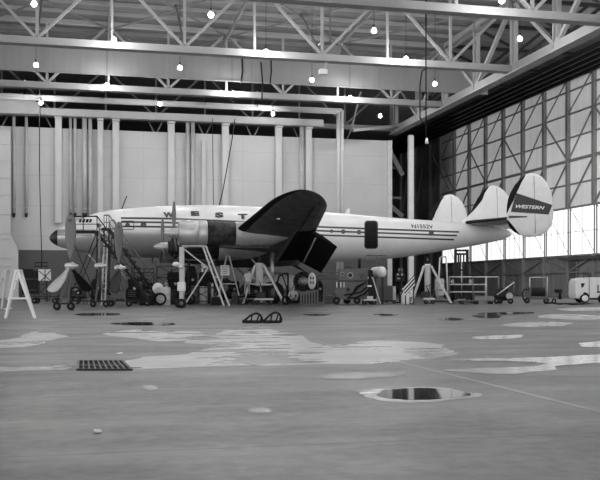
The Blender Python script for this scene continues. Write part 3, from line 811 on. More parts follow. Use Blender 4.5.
def blade(o, d, ax, R, parent, off, m, m2=None, pitch=.45, wmax=.44, name='propeller_blade'):
    """blade from hub point o along d, rotation axis ax"""
    d = d.normalized(); ax = ax.normalized(); t = ax.cross(d).normalized()
    prof = [(.08, .10, .10), (.16, .10, .10), (.26, .2, .06), (.4, .32, .04), (.6, .42, .03), (.8, .44, .02), (.92, .38, .015), (.98, .22, .01), (1.0, .06, .006)]
    mb = MB(); vs = []; n = 10
    for f, wdt, th in prof:
        wdt *= wmax / .44
        an = pitch + (1 - f) * .55; wv = t * math.cos(an) + ax * math.sin(an); nv = ax * math.cos(an) - t * math.sin(an)
        for i in range(n):
            a = 2*PI*i/n; vs.append(o + d * (f * R) + wv * (wdt * math.cos(a)) * .92 + nv * (th * math.sin(a)))
    mb.add(vs, [(j*n+i, j*n+(i+1)%n, (j+1)*n+(i+1)%n, (j+1)*n+i) for j in range(len(prof)-1) for i in range(n)], True)
    mb.f.append(list(range(n))); mb.mi.append(0); mb.smf.append(False); mb.f.append([(len(prof)-1)*n+i for i in range(n)]); mb.mi.append(0); mb.smf.append(False)
    return mb.build(name, m, parent, off)
nacelle(57.6, 164, 233)
nacelle(61.9, 153.5, 247, False)
zz = atY(153.5, 247, 61.9)
# far engines mirrored
def farpx(Y, src):  # same X and z on the far side
    D = SY * src.x + CY * Y; return 300 + F_PX * (CY * src.x - SY * Y) / D, HY - (src.z - EYE) * F_PX / D
for Yn, px, py in ((57.6, 164, 233), (61.9, 153.5, 247)):
    P = atY(px, py, Yn); q = farpx(2*YA - Yn, P); nacelle(2*YA - Yn, q[0], q[1])

# ---- tail
def plate(outline, Y, th, name, m, parent=air, label=None):
    """aerofoil like upright plate: outline in (X, z)"""
    cx = sum(p[0] for p in outline)/len(outline); cz = sum(p[1] for p in outline)/len(outline); n = len(outline); vs = []; fs = []
    for side in (-1, 1):
        base = len(vs)
        for q, f in ((1, .06), (.93, .45), (.75, .85), (.4, 1.0)):
            for x, z in outline: vs.append((cx + (x-cx)*q, Y + side*th/2*f, cz + (z-cz)*q))
        vs.append((cx, Y + side*th/2, cz))
        for j in range(3): fs += [(base+j*n+i, base+(j+1)*n+i, base+(j+1)*n+(i+1)%n, base+j*n+(i+1)%n) for i in range(n)]
        fs += [(base+3*n+i, base+4*n, base+3*n+(i+1)%n) for i in range(n)]
    h = 4*n+1; fs += [(i, (i+1)%n, h+(i+1)%n, h+i) for i in range(n)]
    mb = MB(); mb.add(vs, fs, True); return ab(mb, name, m, parent, label)
YF = 58.9; YF2 = 74.1
finpx = [(530,173.3),(525,175.3),(520,179.5),(515,185),(511,192),(508.4,199),(507.2,206),(506.6,213),(506.9,220),(509,226),(513,231),(519,234.8),(526,236.6),(534,236.7),(541,235.3),(547,231.6),(551,226),(553.2,218),(553.7,209),(553,200),(550.8,191),(547,183),(542,177),(536,173.8)]
def XZ(pts, Y): return [(atY(a, b, Y).x, atY(a, b, Y).z) for a, b in pts]
finp = XZ(finpx, YF)
def band_strip(pts, wd, Y, th, name, m, parent):
    """flexible strip wrapped over an edge given by (X,z) points, inward offset wd"""
    cx, cz = parent_c; vs = []; 
    W0, T0 = wd, th
    for ip, (x, z) in enumerate(pts):
        d = Vector((cx - x, cz - z)).normalized(); kk = min(1, .08 + ip * .5, .08 + (len(pts) - 1 - ip) * .5); wd = W0 * kk; th = T0 * (.35 + .65 * kk)
        for k, (q, yy) in enumerate(((wd, -th/2), (.0, -th*.2), (-.012, 0), (.0, th*.2), (wd, th/2))): vs.append((x + d.x*q, Y + yy, z + d.y*q))
    n = 5; mb = MB(); mb.add(vs, [(j*n+i, j*n+i+1, (j+1)*n+i+1, (j+1)*n+i) for j in range(len(pts)-1) for i in range(n-1)], True)
    return ab(mb, name, m, parent)
for Y, near_ in ((YF, True), (YF2, False)):
    fo_ = plate(finp, Y, .3, 'outer_fin', M['white'], label=('near' if near_ else 'far') + ' rounded outer fin')
    parent_c = (sum(p[0] for p in finp)/len(finp), sum(p[1] for p in finp)/len(finp))
    band_strip(finp[1:8], .34, Y, .31, 'deicing_boot', M['boot'], fo_); band_strip(finp[8:12], .34, Y, .31, 'deicing_boot', M['boot'], fo_)
    mb = MB(); p0 = XZ([(533, 176), (534.5, 234)], YF)
    mb.bar((p0[0][0], Y - .148, p0[0][1]), (p0[1][0], Y - .148, p0[1][1]), .03, .015); mb.build('rudder_seam', M['midgrey'], fo_, A0)
    if near_:
        q = XZ([(515.5, 193.3), (551.2, 205.2), (547.4, 214.6), (509.8, 212)], YF)
        mb = MB(); mb.prism([(x, Y - .165, z) for x, z in q], (0, .03, 0)); mk = mb.build('fin_marking', M['marking'], fo_, A0); mk['label'] = 'dark slanted panel reading WESTERN'
        uv, fs = text_mesh('WESTERN', .35, .035); a = XZ([(514.6, 208.2), (543.6, 209.8), (514.6, 204.7)], YF)
        mb = MB(); mb.add([(a[0][0] + (a[1][0]-a[0][0])*u, Y - .18, a[0][1] + (a[1][1]-a[0][1])*u + (a[2][1]-a[0][1])*v) for u, v in uv], fs); mb.build('fin_lettering', M['white'], mk, A0)
cf = [(493,185.3),(488.5,186.5),(483,191),(478,198),(471.7,210),(466.5,216.8),(461,221.5),(461,226),(500,230),(511,229),(515.5,222),(516,214),(514,206),(509.5,197.5),(504,190.5),(498.5,186.6)]
cfp = XZ(cf, YA); cfo = plate(cfp, YA, .3, 'centre_fin', M['white']); parent_c = (sum(p[0] for p in cfp)/len(cfp), sum(p[1] for p in cfp)/len(cfp))
band_strip(cfp[1:6], .34, YA, .31, 'deicing_boot', M['boot'], cfo)
mb = MB(); p0 = XZ([(496, 188), (497, 224)], YA); mb.bar((p0[0][0], YA - .148, p0[0][1]), (p0[1][0], YA - .148, p0[1][1]), .03, .015); mb.build('rudder_seam', M['midgrey'], cfo, A0)
# tailplane
for side in (-1, 1):
    mb = MB(); rows = []
    for s in (.3, 2, 4, 6, 7.45):
        f = s / 7.6; a = 28.6 + 1.0*f; b = 33.1 - 1.0*f; z = 6.2 - .08*f; ch = b-a; row = []
        for u, t in ((0,0),(.03,.035),(.12,.06),(.35,.07),(.7,.04),(1,.004),(.7,-.04),(.35,-.06),(.12,-.05),(.03,-.03)): row.append((a+ch*u, YA+side*s, z+t*ch*.9))
        rows.append(row)
    n = 10
    for j in range(4):
        for i in range(n):
            mb.cur = 2 if i in (0, 9) else (0 if i < 5 else 1)
            mb.add([rows[j][i], rows[j][(i+1)%n], rows[j+1][(i+1)%n], rows[j+1][i]], [(0,1,2,3)])
    mb.cur = 1; mb.add(rows[0], [tuple(range(n))]); mb.add(rows[-1], [tuple(range(n))])
    o = ab(mb, 'tailplane', [M['alu'], M['alu_dull'], M['boot']])
    bm = bmesh.new(); bm.from_mesh(o.data); bmesh.ops.remove_doubles(bm, verts=bm.verts, dist=.0005); bmesh.ops.recalc_face_normals(bm, faces=bm.faces); bm.to_mesh(o.data); bm.free()
# tailplane stripe carried onto the near fin
mb = MB(); q = XZ([(508, 215.9), (526, 216.2), (526, 217.4), (508, 218.2)], YF); mb.prism([(x, YF - .17, z) for x, z in q], (0, .03, 0)); ab(mb, 'fin_stripe', M['ink'])
# antennas
mb = MB(); a = atY(121.5, 209.5, YA); b = atY(126.8, 196, YA); mb.bar(a, b, .09, .09); ab(mb, 'antenna_mast', M['ink'])
mb = MB(); q = XZ([(344.8,214.5),(347.5,208.6),(350,208.4),(349.2,214.8)], YA); mb.prism([(x, YA-.05, z) for x, z in q], (0, .1, 0)); ab(mb, 'blade_antenna', M['white'])
mb = MB(); q = XZ([(109,212.2),(112,210.8),(114,210.8),(115,211.5)], YA); mb.prism([(x, YA-.05, z-.05) for x, z in q], (0, .1, 0)); ab(mb, 'roof_antenna', M['steel'])
# ---- landing gear
def wheel(mb, c, r, wd, ax=(0, 1, 0), n=24):
    a = Vector(ax).normalized(); c = Vector(c)
    mb.lathe([(-wd/2, r*.55), (-wd/2, r*.85), (-wd*.3, r), (wd*.3, r), (wd/2, r*.85), (wd/2, r*.55)], c, a, n)
def wheelset(parent, off, c, r, wd, ax, name='wheel', hub='hub', m='black', hm='midgrey', n=20):
    mb = MB(); wheel(mb, c, r, wd, ax, n); o = mb.build(name, M[m], parent, off)
    mb = MB(); a = Vector(ax).normalized(); c = Vector(c); mb.lathe([(-wd*.56, r*.1), (-wd*.54, r*.42), (wd*.54, r*.42), (wd*.56, r*.1)], c, a, 14); mb.build(hub, M[hm], o, off); return o
P = atY(104, 250, YA); mb = MB(); mb.cyl((P.x, YA, 4.2), (P.x, YA, .5), .15, .11, 14); mb.cyl((P.x - .1, YA, 2.3), (P.x - 1.5, YA, 4), .06); mb.cyl((P.x, YA - .4, .5), (P.x, YA + .4, .5), .08)
ng = ab(mb, 'nose_gear', M['alu'])
for s in (-.32, .32): wheelset(ng, A0, (P.x, YA + s, .5), .5, .26, (0, 1, 0))
for side in (-1, 1):
    Y = YA + side * 4.6; X = 12.3; mb = MB(); mb.cyl((X, Y, 3.9), (X, Y, .75), .18, .13, 14); mb.cyl((X, Y, 1.6), (X - 1.8, Y, 3.4), .08); mb.cyl((X, Y - .55, .75), (X, Y + .55, .75), .1)
    g_ = ab(mb, 'main_gear', M['alu'])
    for s in (-.42, .42): wheelset(g_, A0, (X, Y + s, .75), .75, .42, (0, 1, 0))
# ------------------------------------------------------------ wet patches on the floor, the pale ones with painted reflections
def puddle(px, label, m='water', z=.006, jit=.12, name='puddle', sub=3):
    pts = [onfloor(x, y) for x, y in px]; n = len(pts); out = []
    rnd = random.Random(len(label) + int(px[0][0]))
    for i in range(n):
        a, b, c, d = pts[i-1], pts[i], pts[(i+1) % n], pts[(i+2) % n]
        L_ = (c - b).length
        for k in range(sub):
            t = k / sub
            q = .5 * ((2*b) + (c-a)*t + (2*a-5*b+4*c-d)*t*t + (3*b-a-3*c+d)*t**3)
            out.append(q + Vector((rnd.uniform(-1, 1), rnd.uniform(-1, 1), 0)) * min(jit, .08 * L_))
    mb = MB(); mb.add([(p.x, p.y, z) for p in out], [tuple(range(len(out)))])
    return tag(mb.build(name, M[m]), label, 'puddle')
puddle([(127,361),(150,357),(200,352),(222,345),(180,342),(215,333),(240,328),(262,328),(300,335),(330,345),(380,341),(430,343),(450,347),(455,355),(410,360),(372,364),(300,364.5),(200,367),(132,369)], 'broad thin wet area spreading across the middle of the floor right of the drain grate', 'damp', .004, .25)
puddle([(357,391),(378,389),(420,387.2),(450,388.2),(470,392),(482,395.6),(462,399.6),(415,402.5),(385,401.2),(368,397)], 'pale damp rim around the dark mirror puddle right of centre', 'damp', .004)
puddle([(380,393.5),(385,390),(420,388.5),(447,389.5),(466,393),(471,396),(452,398.5),(415,400.5),(390,399),(378,396)], 'dark puddle mirroring the wall opening, right of centre in the foreground', 'water')
puddle([(319,377.5),(335,374),(372,372.5),(403,373.5),(398,377),(360,379.5),(328,379.5)], 'thin bright puddle just left of the floor joint, above the dark puddle', 'gleam_film')
puddle([(440,360.8),(470,358.8),(530,357.8),(580,355.5),(620,354),(620,361.5),(585,364),(560,366.5),(546,371),(520,374.3),(480,373.5),(440,370.8),(470,369),(515,367.5),(545,363.5),(500,361.5)], 'long bright forked puddle reaching the right edge of the photo', 'gleam_film')
puddle([(471,337.4),(488,336),(522,335.2),(512,338.8),(482,339.6)], 'small bright puddle below the hose reel', 'gleam_film')
puddle([(578,344),(592,341.8),(620,341.5),(620,346.5),(586,347)], 'small bright puddle at the right edge behind the forked one', 'gleam_film')
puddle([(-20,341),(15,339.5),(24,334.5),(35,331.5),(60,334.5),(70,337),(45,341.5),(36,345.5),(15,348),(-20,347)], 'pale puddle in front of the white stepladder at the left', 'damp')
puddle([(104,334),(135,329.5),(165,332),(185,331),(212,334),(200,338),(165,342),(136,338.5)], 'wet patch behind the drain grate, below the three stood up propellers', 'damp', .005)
puddle([(-20,367),(30,367),(76,365.5),(78,370),(40,371.5),(-20,372.5)], 'narrow wet strip running left from the drain grate', 'gleam_film')
puddle([(140.5,387),(148,385),(157,387),(159,389),(148,390.5),(142,389.5)], 'tiny pale puddle below the drain grate', 'gleam_film')
puddle([(247.5,410),(256,408.7),(270,409.8),(269,412.8),(252,413.4)], 'tiny pale puddle in the bare foreground, nearest of all', 'gleam_film')
puddle([(-10,384),(5,384),(6,387),(-10,388)], 'sliver of puddle cut by the left edge')
puddle([(73,314.2),(95,313.1),(121,313.6),(118,315.2),(90,315.8)], 'dark puddle in front of the wheels of the upright propellers')
puddle([(113,323.6),(135,322.2),(158,322.7),(176,324),(160,325.6),(128,325.3)], 'dark thin puddle behind the wet patch on the left')
puddle([(302,314.6),(318,313.9),(331,315),(316,316)], 'dark thin puddle in front of the slatted bin')
puddle([(374,314.6),(386,313.9),(400,315),(388,316)], 'dark thin puddle in front of the crate')
puddle([(438,319.4),(450,317.8),(463,319.4),(452,320.7)], 'dark thin puddle in front of the tail jack')
puddle([(472,315.6),(486,312.7),(528,312.2),(534,313.4),(505,315),(498,318),(478,318)], 'ragged puddle in front of the compressor cart')
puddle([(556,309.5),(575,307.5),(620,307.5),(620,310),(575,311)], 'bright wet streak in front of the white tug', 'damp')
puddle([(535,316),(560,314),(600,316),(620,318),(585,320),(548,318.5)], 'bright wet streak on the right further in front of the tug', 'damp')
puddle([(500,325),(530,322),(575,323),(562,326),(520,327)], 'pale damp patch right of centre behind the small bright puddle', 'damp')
# light scuffs that are real scraps on the floor
for (x, y, s, lab) in ((97.5, 432.5, .035, 'torn pale scrap lying on the bare floor at the lower left'), (120, 354, .05, 'small white rag just behind the right end of the drain grate')):
    P = onfloor(x, y); mb = MB(); rnd = random.Random(int(x)); pts = [P + Vector((math.cos(a)*s*rnd.uniform(.5,1.4)*(1), math.sin(a)*s*rnd.uniform(1.2,2.6), .008)) for a in [2*PI*i/11 for i in range(11)]]
    mb.prism(pts, (0, 0, .012)); tag(mb.build('scrap', M['white' if y < 400 else 'lightgrey']), lab, 'scrap')
# drain grate
c = [onfloor(*q) for q in ((77.5,370.6),(131.5,370.6),(122.5,362),(78.5,362))]
X0_ = min(p.x for p in c); D1, D2 = onfloor(78,370.6), onfloor(78,362)
g = tag(empty('drain_grate', (c[0]+c[1]+c[2]+c[3]) / 4), 'rectangular iron drain grate sunk in the floor at the left', 'grate')
o3 = g.location.copy()
mb = MB()
for i in range(4): mb.bar(c[i] + Vector((0,0,.012)), c[(i+1)%4] + Vector((0,0,.012)), .035, .03)
mb.build('grate_frame', M['steel'], g, o3)
mb = MB(); mb.prism([p + Vector((0,0,.002)) for p in c], (0,0,.006)); mb.build('drain_pit', M['cavity'], g, o3)  # flat dark sheet in place of the shade down the pit
mb = MB()
for i in range(1, 9):
    t = i / 9; a = c[0].lerp(c[1], t); b = c[3].lerp(c[2], t); mb.bar(a + Vector((0,0,.016)), b + Vector((0,0,.016)), .02, .02)
mb.bar(c[0].lerp(c[3], .5) + Vector((0,0,.016)), c[1].lerp(c[2], .5) + Vector((0,0,.016)), .015, .02)
mb.build('grate_bars', M['midgrey'], g, o3)
# two arched wire frames lying on the floor
for k, (xa, xb, top) in enumerate(((242.5, 262.5, 313.2), (262.8, 281.5, 312.2))):
    t = T('arched_wire_frame', ('left' if k == 0 else 'right') + ' of two dark arched wire frames standing on the floor, mid floor', 'wire frame', (xa+xb)/2, 323, 'arched wire frames')
    def arch(d):
        return [t.g(xa, d, .03)] + [t.p(xa + (xb-xa)*u, 323 - (323-top)*h, d) for u, h in ((.15,.35),(.3,.62),(.5,.88),(.68,1),(.84,.92),(.95,.65),(1.0,.3))] + [t.g(xb - .5, d, .03)]
    for d in (0, .7):
        mb = MB(); a = arch(d); mb.tube(a + [a[0]], .035, 7); t.part('hoop', mb, M['black'])
    for i in (2, 4, 6):
        mb = MB(); a, b = arch(0), arch(.7); mb.cyl(a[i], b[i], .025, n=6); t.part('cross_rod', mb, M['black'])
    for f in (.35, .65, .85):
        mb = MB(); a = arch(0); x = xa + (xb-xa)*f; i = {.35: 3, .65: 5, .85: 6}[f]; mb.cyl(a[i-(0 if f<.8 else 0)], t.g(x + 1, 0, .03), .025, n=6); t.part('rib_rod', mb, M['black'])

# ------------------------------------------------------------ people
def skin_body(name, joints, edges, parent=None, mats=None, zone=None, sub=2, root='pelvis'):
    """one continuous body grown over a skeleton. joints: name -> ((x,y,z), radius)"""
    names = list(joints); me = bpy.data.meshes.new(name); me.from_pydata([joints[n][0] for n in names], [(names.index(a), names.index(b)) for a, b in edges], [])
    o = bpy.data.objects.new(name, me); COL.objects.link(o)
    sk = o.modifiers.new('skin', 'SKIN'); sk.use_smooth_shade = True
    for i, n in enumerate(names):
        r = joints[n][1]; me.skin_vertices[0].data[i].radius = (r, r) if not isinstance(r, tuple) else r
        me.skin_vertices[0].data[i].use_root = (n == root)
    sb = o.modifiers.new('sub', 'SUBSURF'); sb.levels = sub; sb.render_levels = sub
    bpy.context.view_layer.update()
    m2 = bpy.data.meshes.new_from_object(o.evaluated_get(bpy.context.evaluated_depsgraph_get()))
    bpy.data.objects.remove(o); m2.name = name
    r = bpy.data.objects.new(name, m2); COL.objects.link(r)
    m2.materials.clear()
    for m in mats: m2.materials.append(m)
    pn = [Vector(joints[n][0]) for n in names]
    for p in m2.polygons:
        p.use_smooth = True
        c = sum((m2.vertices[i].co for i in p.vertices), Vector()) / len(p.vertices)
        best = min(range(len(names)), key=lambda i: (pn[i] - c).length - (joints[names[i]][1] if not isinstance(joints[names[i]][1], tuple) else joints[names[i]][1][0]))
        p.material_index = zone(names[best])
    if parent: r.parent = parent
    return r
def lerp(a, b, t): return tuple(a[i] + (b[i] - a[i]) * t for i in range(3))
def person(name_label, px, gy, J, shirt, pants, facing=(0, -1, 0), hair=True, rz=0, cap=False):
    """J: joint name -> position; builds limbs, hands with five fingers, head with face"""
    t = T('person', name_label, 'person', px, gy, rz=rz)
    jt = {}
    R_ = {'pelvis': .135, 'belly': .13, 'chest': .155, 'neck': .06, 'head0': .062, 'shL': .08, 'shR': .08, 'elL': .05, 'elR': .05, 'wrL': .034, 'wrR': .034,
          'hipL': .1, 'hipR': .1, 'knL': .068, 'knR': .068, 'anL': .045, 'anR': .045, 'toL': .04, 'toR': .04}
    for k, v in J.items(): jt[k] = (v, R_[k])
    E = [('pelvis','belly'),('belly','chest'),('chest','neck'),('neck','head0')]
    for s in 'LR':
        E += [('chest','sh'+s),('sh'+s,'el'+s),('el'+s,'wr'+s),('pelvis','hip'+s),('hip'+s,'kn'+s),('kn'+s,'an'+s),('an'+s,'to'+s)]
        wv = Vector(J['wr'+s]); d = (wv - Vector(J['el'+s])).normalized(); sd = d.cross(Vector((0, 0, 1)));
        sd = sd.normalized() if sd.length > .1 else Vector((1, 0, 0)); nn = d.cross(sd)
        jt['palm'+s] = (tuple(wv + d*.07), .032); E.append(('wr'+s, 'palm'+s))
        for i, ln in enumerate((.062, .072, .068, .055)):
            o = (i - 1.5) * .021; a = wv + d*.095 + sd*o; b = a + d*ln*.55 + nn*.008; c_ = b + d*ln*.35 + nn*.028
            for q, (pp, rr) in enumerate(((a, .0095), (b, .0088), (c_, .0075))): jt['f%s%d%d' % (s, i, q)] = (tuple(pp), rr)
            E += [('palm'+s, 'f%s%d0' % (s, i)), ('f%s%d0' % (s, i), 'f%s%d1' % (s, i)), ('f%s%d1' % (s, i), 'f%s%d2' % (s, i))]
        a = wv + d*.05 - sd*.035; b = a + d*.035 - sd*.022; jt['t%s0' % s] = (tuple(a), .011); jt['t%s1' % s] = (tuple(b), .009); E += [('palm'+s, 't%s0' % s), ('t%s0' % s, 't%s1' % s)]
    def zone(n):
        if n[0] in 'ft' and n[:2] != 'to' or n.startswith('palm') or n in ('neck', 'head0') or n.startswith('wr'): return 0
        if n in ('belly', 'chest') or n[:2] in ('sh', 'el'): return 1
        if n[:2] in ('an', 'to'): return 3
        return 2
    b = skin_body('body', jt, E, t.root, [M['skin'], shirt, pants, M['black']], zone)
    f = Vector(facing).normalized(); hc = Vector(J['head0']) + Vector((0, 0, .1)) + f * .015; sx = f.cross(Vector((0, 0, 1))).normalized(); up = Vector((0, 0, 1))
    mb = MB(); mb.sphere(hc, .098, 20, (.82 if abs(f.y) > .7 else 1, 1 if abs(f.y) > .7 else .82, 1.2)); mb.sphere(hc + f*.02 - up*.07, .06, 12)
    mb.sphere(hc + f*.1 - up*.015, .02, 8, (1, 1, 1.5)); mb.box(hc + f*.088 - up*.062, (.035, .02, .008))
    for s in (-1, 1): mb.sphere(hc + sx*s*.082, .026, 8, (.7, .7, 1.3))
    hd = mb.build('head', M['skin'], t.root)
    mb = MB()
    for s in (-1, 1): mb.sphere(hc + f*.088 + sx*s*.033 + up*.012, .012, 8)
    mb.build('eyes', M['black'], hd)
    mb = MB(); mb.sphere(hc - f*.018 + up*.03, .103, 18, (.88, .95, 1.08)); mb.build('hair', M['hair'], hd)
    return t
# man standing with his back to us behind the tripod jack
person('man in a light work shirt standing with his back turned beside the tripod jack', 247, 304.9, dict(
    pelvis=(0,0,.98), belly=(.02,.0,1.15), chest=(.06,.02,1.4), neck=(.11,.05,1.58), head0=(.13,.07,1.66),
    shL=(-.14,0,1.48), shR=(.26,0,1.5), elL=(-.22,.12,1.22), elR=(.4,.2,1.28), wrL=(-.1,.32,1.08), wrR=(.5,.42,1.25),
    hipL=(-.1,0,.92), hipR=(.1,0,.92), knL=(-.13,.03,.5), knR=(.13,-.02,.5), anL=(-.15,0,.1), anR=(.15,0,.1), toL=(-.17,.16,.05), toR=(.17,.16,.05)), M['shirt'], M['trousers'], (.3, 1, 0))
MAN = bpy.data.objects['person']; MAN.location.z = .42
t = T('step_block', 'low dark step block under the man with his back turned', 'step', 247, 304.9)
mb = MB(); mb.box((0,.05,.39),(.95,.8,.06)); t.part('top', mb, M['midgrey'])
for x in (-.4,.4):
    for y in (-.28,.38): mb = MB(); mb.box((x,y,.18),(.07,.07,.36)); t.part('leg', mb, M['steel'])
# crouching man
person('man in a light shirt crouching on the floor beside the slatted bin', 293, 304.2, dict(
    pelvis=(0,0,.34), belly=(.0,-.06,.5), chest=(.0,-.14,.72), neck=(.02,-.2,.88), head0=(.02,-.23,.95),
    shL=(-.19,-.13,.8), shR=(.2,-.13,.8), elL=(-.3,-.2,.52), elR=(.32,-.22,.54), wrL=(-.18,-.42,.42), wrR=(.22,-.44,.36),
    hipL=(-.11,0,.34), hipR=(.11,0,.34), knL=(-.26,-.36,.52), knR=(.24,-.36,.5), anL=(-.22,-.1,.1), anR=(.2,-.1,.1), toL=(-.26,-.26,.05), toR=(.24,-.26,.05)), M['shirt'], M['trousers'], (.1, -1, -.2))
# man in dark overalls bending by the nose gear
person('person in dark overalls seated low between the first propeller and the nose gear', 83, 304.8, dict(
    pelvis=(.12,0,.62), belly=(.08,0,.8), chest=(0,0,1.06), neck=(-.06,0,1.25), head0=(-.08,0,1.33),
    shL=(-.1,-.19,1.15), shR=(-.1,.19,1.15), elL=(-.28,-.26,.92), elR=(-.28,.24,.95), wrL=(-.5,-.2,.95), wrR=(-.5,.18,1.0),
    hipL=(.1,-.11,.58), hipR=(.1,.11,.58), knL=(-.32,-.16,.56), knR=(-.3,.16,.56), anL=(-.3,-.16,.1), anR=(-.28,.16,.1), toL=(-.46,-.17,.05), toR=(-.44,.17,.05)), M['darkcloth'], M['darkcloth'], (-1, 0, -.2))
t = T('work_stool', 'low dark stool under the seated person in overalls', 'stool', 85.3, 304.6)
mb = MB(); mb.cyl((0,.0,.42),(0,0,.48),.17,n=16); t.part('seat', mb, M['darkgrey'])
for a in (45,135,225,315):
    mb = MB(); mb.cyl((.1*math.cos(math.radians(a)),.1*math.sin(math.radians(a)),.42),(.18*math.cos(math.radians(a)),.18*math.sin(math.radians(a)),0),.015,n=6); t.part('leg', mb, M['steel'])

# ------------------------------------------------------------ ladders
def stepladder(label, px, gy, xl, xr, xt0, xt1, yt, m, depth=.9, steps=4, rw=.075, sheet=None, rz=0):
    t = T('stepladder', label, 'ladder', px, gy, rz=rz)
    tl, tr = t.p(xt0, yt), t.p(xt1, yt); w2 = t.u(1.0)
    front, back = -depth/2, depth/2
    # side view: climbing legs at left, back legs at right, both pairs set apart in depth
    for nm, xx, top in (('front_rail', xl, tl), ('back_leg', xr, tr)):
        for d in (front, back):
            mb = MB(); a = t.g(xx, d, 0); b = Vector((top.x, d * .55, top.z)); mb.bar(a, b, rw, rw * 1.2); t.part(nm, mb, M[m])
    for i in range(1, steps + 1):
        f = i / (steps + 1); mb = MB(); a = t.g(xl, 0, 0).lerp(Vector((tl.x, 0, tl.z)), f); dd = depth * (1 - f * .45)
        mb.box(a, (.1, dd, .03)); t.part('tread', mb, M[m])
    mb = MB(); f = .42; a = t.g(xl, 0, 0).lerp(Vector((tl.x, 0, tl.z)), f); b = t.g(xr, 0, 0).lerp(Vector((tr.x, 0, tr.z)), f)
    mb.bar(a + Vector((0, front*.8, 0)), b + Vector((0, front*.8, 0)), .05, .07); t.part('spreader', mb, M[m])
    mb = MB(); mb.bbox((tl + tr)/2 + Vector((0,0,.02)), (abs(tr.x - tl.x) + .12, depth*.6, .06), .01); t.part('top_cap', mb, M[m])
    return t
stepladder('white painted stepladder standing alone at the left', 20, 318, 5.5, 35, 17.5, 19.5, 271, 'white', .75)
stepladder('grey stepladder cut by the left edge of the photo, behind the white one', -2, 309, -14, 1.5, 6, 7.5, 271, 'lightgrey', .8)
t = stepladder('slim stepladder with a white notice board in front of the wing', 229, 303.6, 217, 241, 226.5, 229.5, 256.5, 'lightgrey', .8, 5)
mb = MB(); mb.box(t.p(225, 270.3, -.5), (t.u(9), .03, t.u(10.2))); sg = t.part('notice_board', mb, M['white'])
mb = MB()
for i, y in enumerate((267, 269.2, 271.4, 273.2)): mb.box(t.p(225, y, -.52), (t.u(6.5 - i), .01, t.u(.5)))
mb.build('notice_lines', M['ink'], sg)

# ------------------------------------------------------------ propellers standing on dollies
def prop_on_dolly(label, dlabel, px, gy, hub, angs, R, m_list, ax, wheels, pitch=1.0):
    t = T('propeller', label, 'propeller', px, gy); h = t.p(*hub)
    mb = MB(); ax = Vector(ax).normalized(); mb.lathe([(-.28,.05),(-.25,.14),(-.05,.2),(.1,.2),(.25,.12),(.4,.06)], h, ax, 16); t.part('hub', mb, M['alu'])
    _, e1, e2 = MB.frame((0,0,0), ax)
    for a, m in zip(angs, m_list):
        d = (Vector((0,0,1)) * math.cos(math.radians(a)) + Vector((0,0,1)).cross(ax) * math.sin(math.radians(a)))
        bl = blade(h, d, ax, R, t.root, None, M[m], pitch=pitch, wmax=.34)
        if m == 'propgrey' and a == angs[0]:
            mb = MB()
            for q in (.87, .9): 
                c_ = h + d*R*q; mb.box(c_ - ax*.0, (.66*abs(ax.y)+.1, .09, .05))
            mb.build('tip_band', M['ink'], bl)
    t2 = T('propeller_dolly', dlabel, 'dolly', px, gy)
    z0 = .32; b1, b2, w2 = wheels
    mb = MB()
    for d in (-.35, .55): mb.bar(t2.g(b1, d, z0), t2.g(b2, d, z0), .07)
    for x in (b1, b2): mb.bar(t2.g(x, -.35, z0), t2.g(x, .55, z0), .07)
    t2.part('frame', mb, M['steel'])
    for x in (b1 + (b2-b1)*.2, b2 - (b2-b1)*.2):
        mb = MB(); mb.bar(t2.g(x, .1, z0), h + Vector((0, .12, -.1)), .09); t2.part('upright', mb, M['midgrey'])
    for x in (b1, b2):
        for d in (-.4, .6):
            wheelset(t2.root, None, t2.g(x, d, w2), w2, .1, (0,1,0), n=16)
    return t, t2
prop_on_dolly('propeller stood upright before the nose, leftmost of three, with dark tip bands', 'wheeled dolly carrying the leftmost upright propeller', 71, 310, (70.5, 266), (0, 120, -120), 2.58, ('propgrey', 'darkgrey', 'proplight'), (.985, -.17, 0), (57, 71, .2), 1.35)
prop_on_dolly('propeller stood edge on beside the nose gear, middle of the three', 'wheeled dolly under the edge on propeller', 99.5, 307, (99.5, 266), (0, 120, 240), 2.62, ('propgrey', 'steel', 'steel'), (1, .22, 0), (93, 106, .18), 0)
prop_on_dolly('upright propeller behind the boarding stairs, rightmost of the three, with a pale lower blade', 'wheeled dolly under the rightmost upright propeller', 119, 306.5, (119, 268), (-2, 120, 238), 2.7, ('propgrey', 'proplight', 'darkgrey'), (.97, .05, 0), (111, 129, .18))

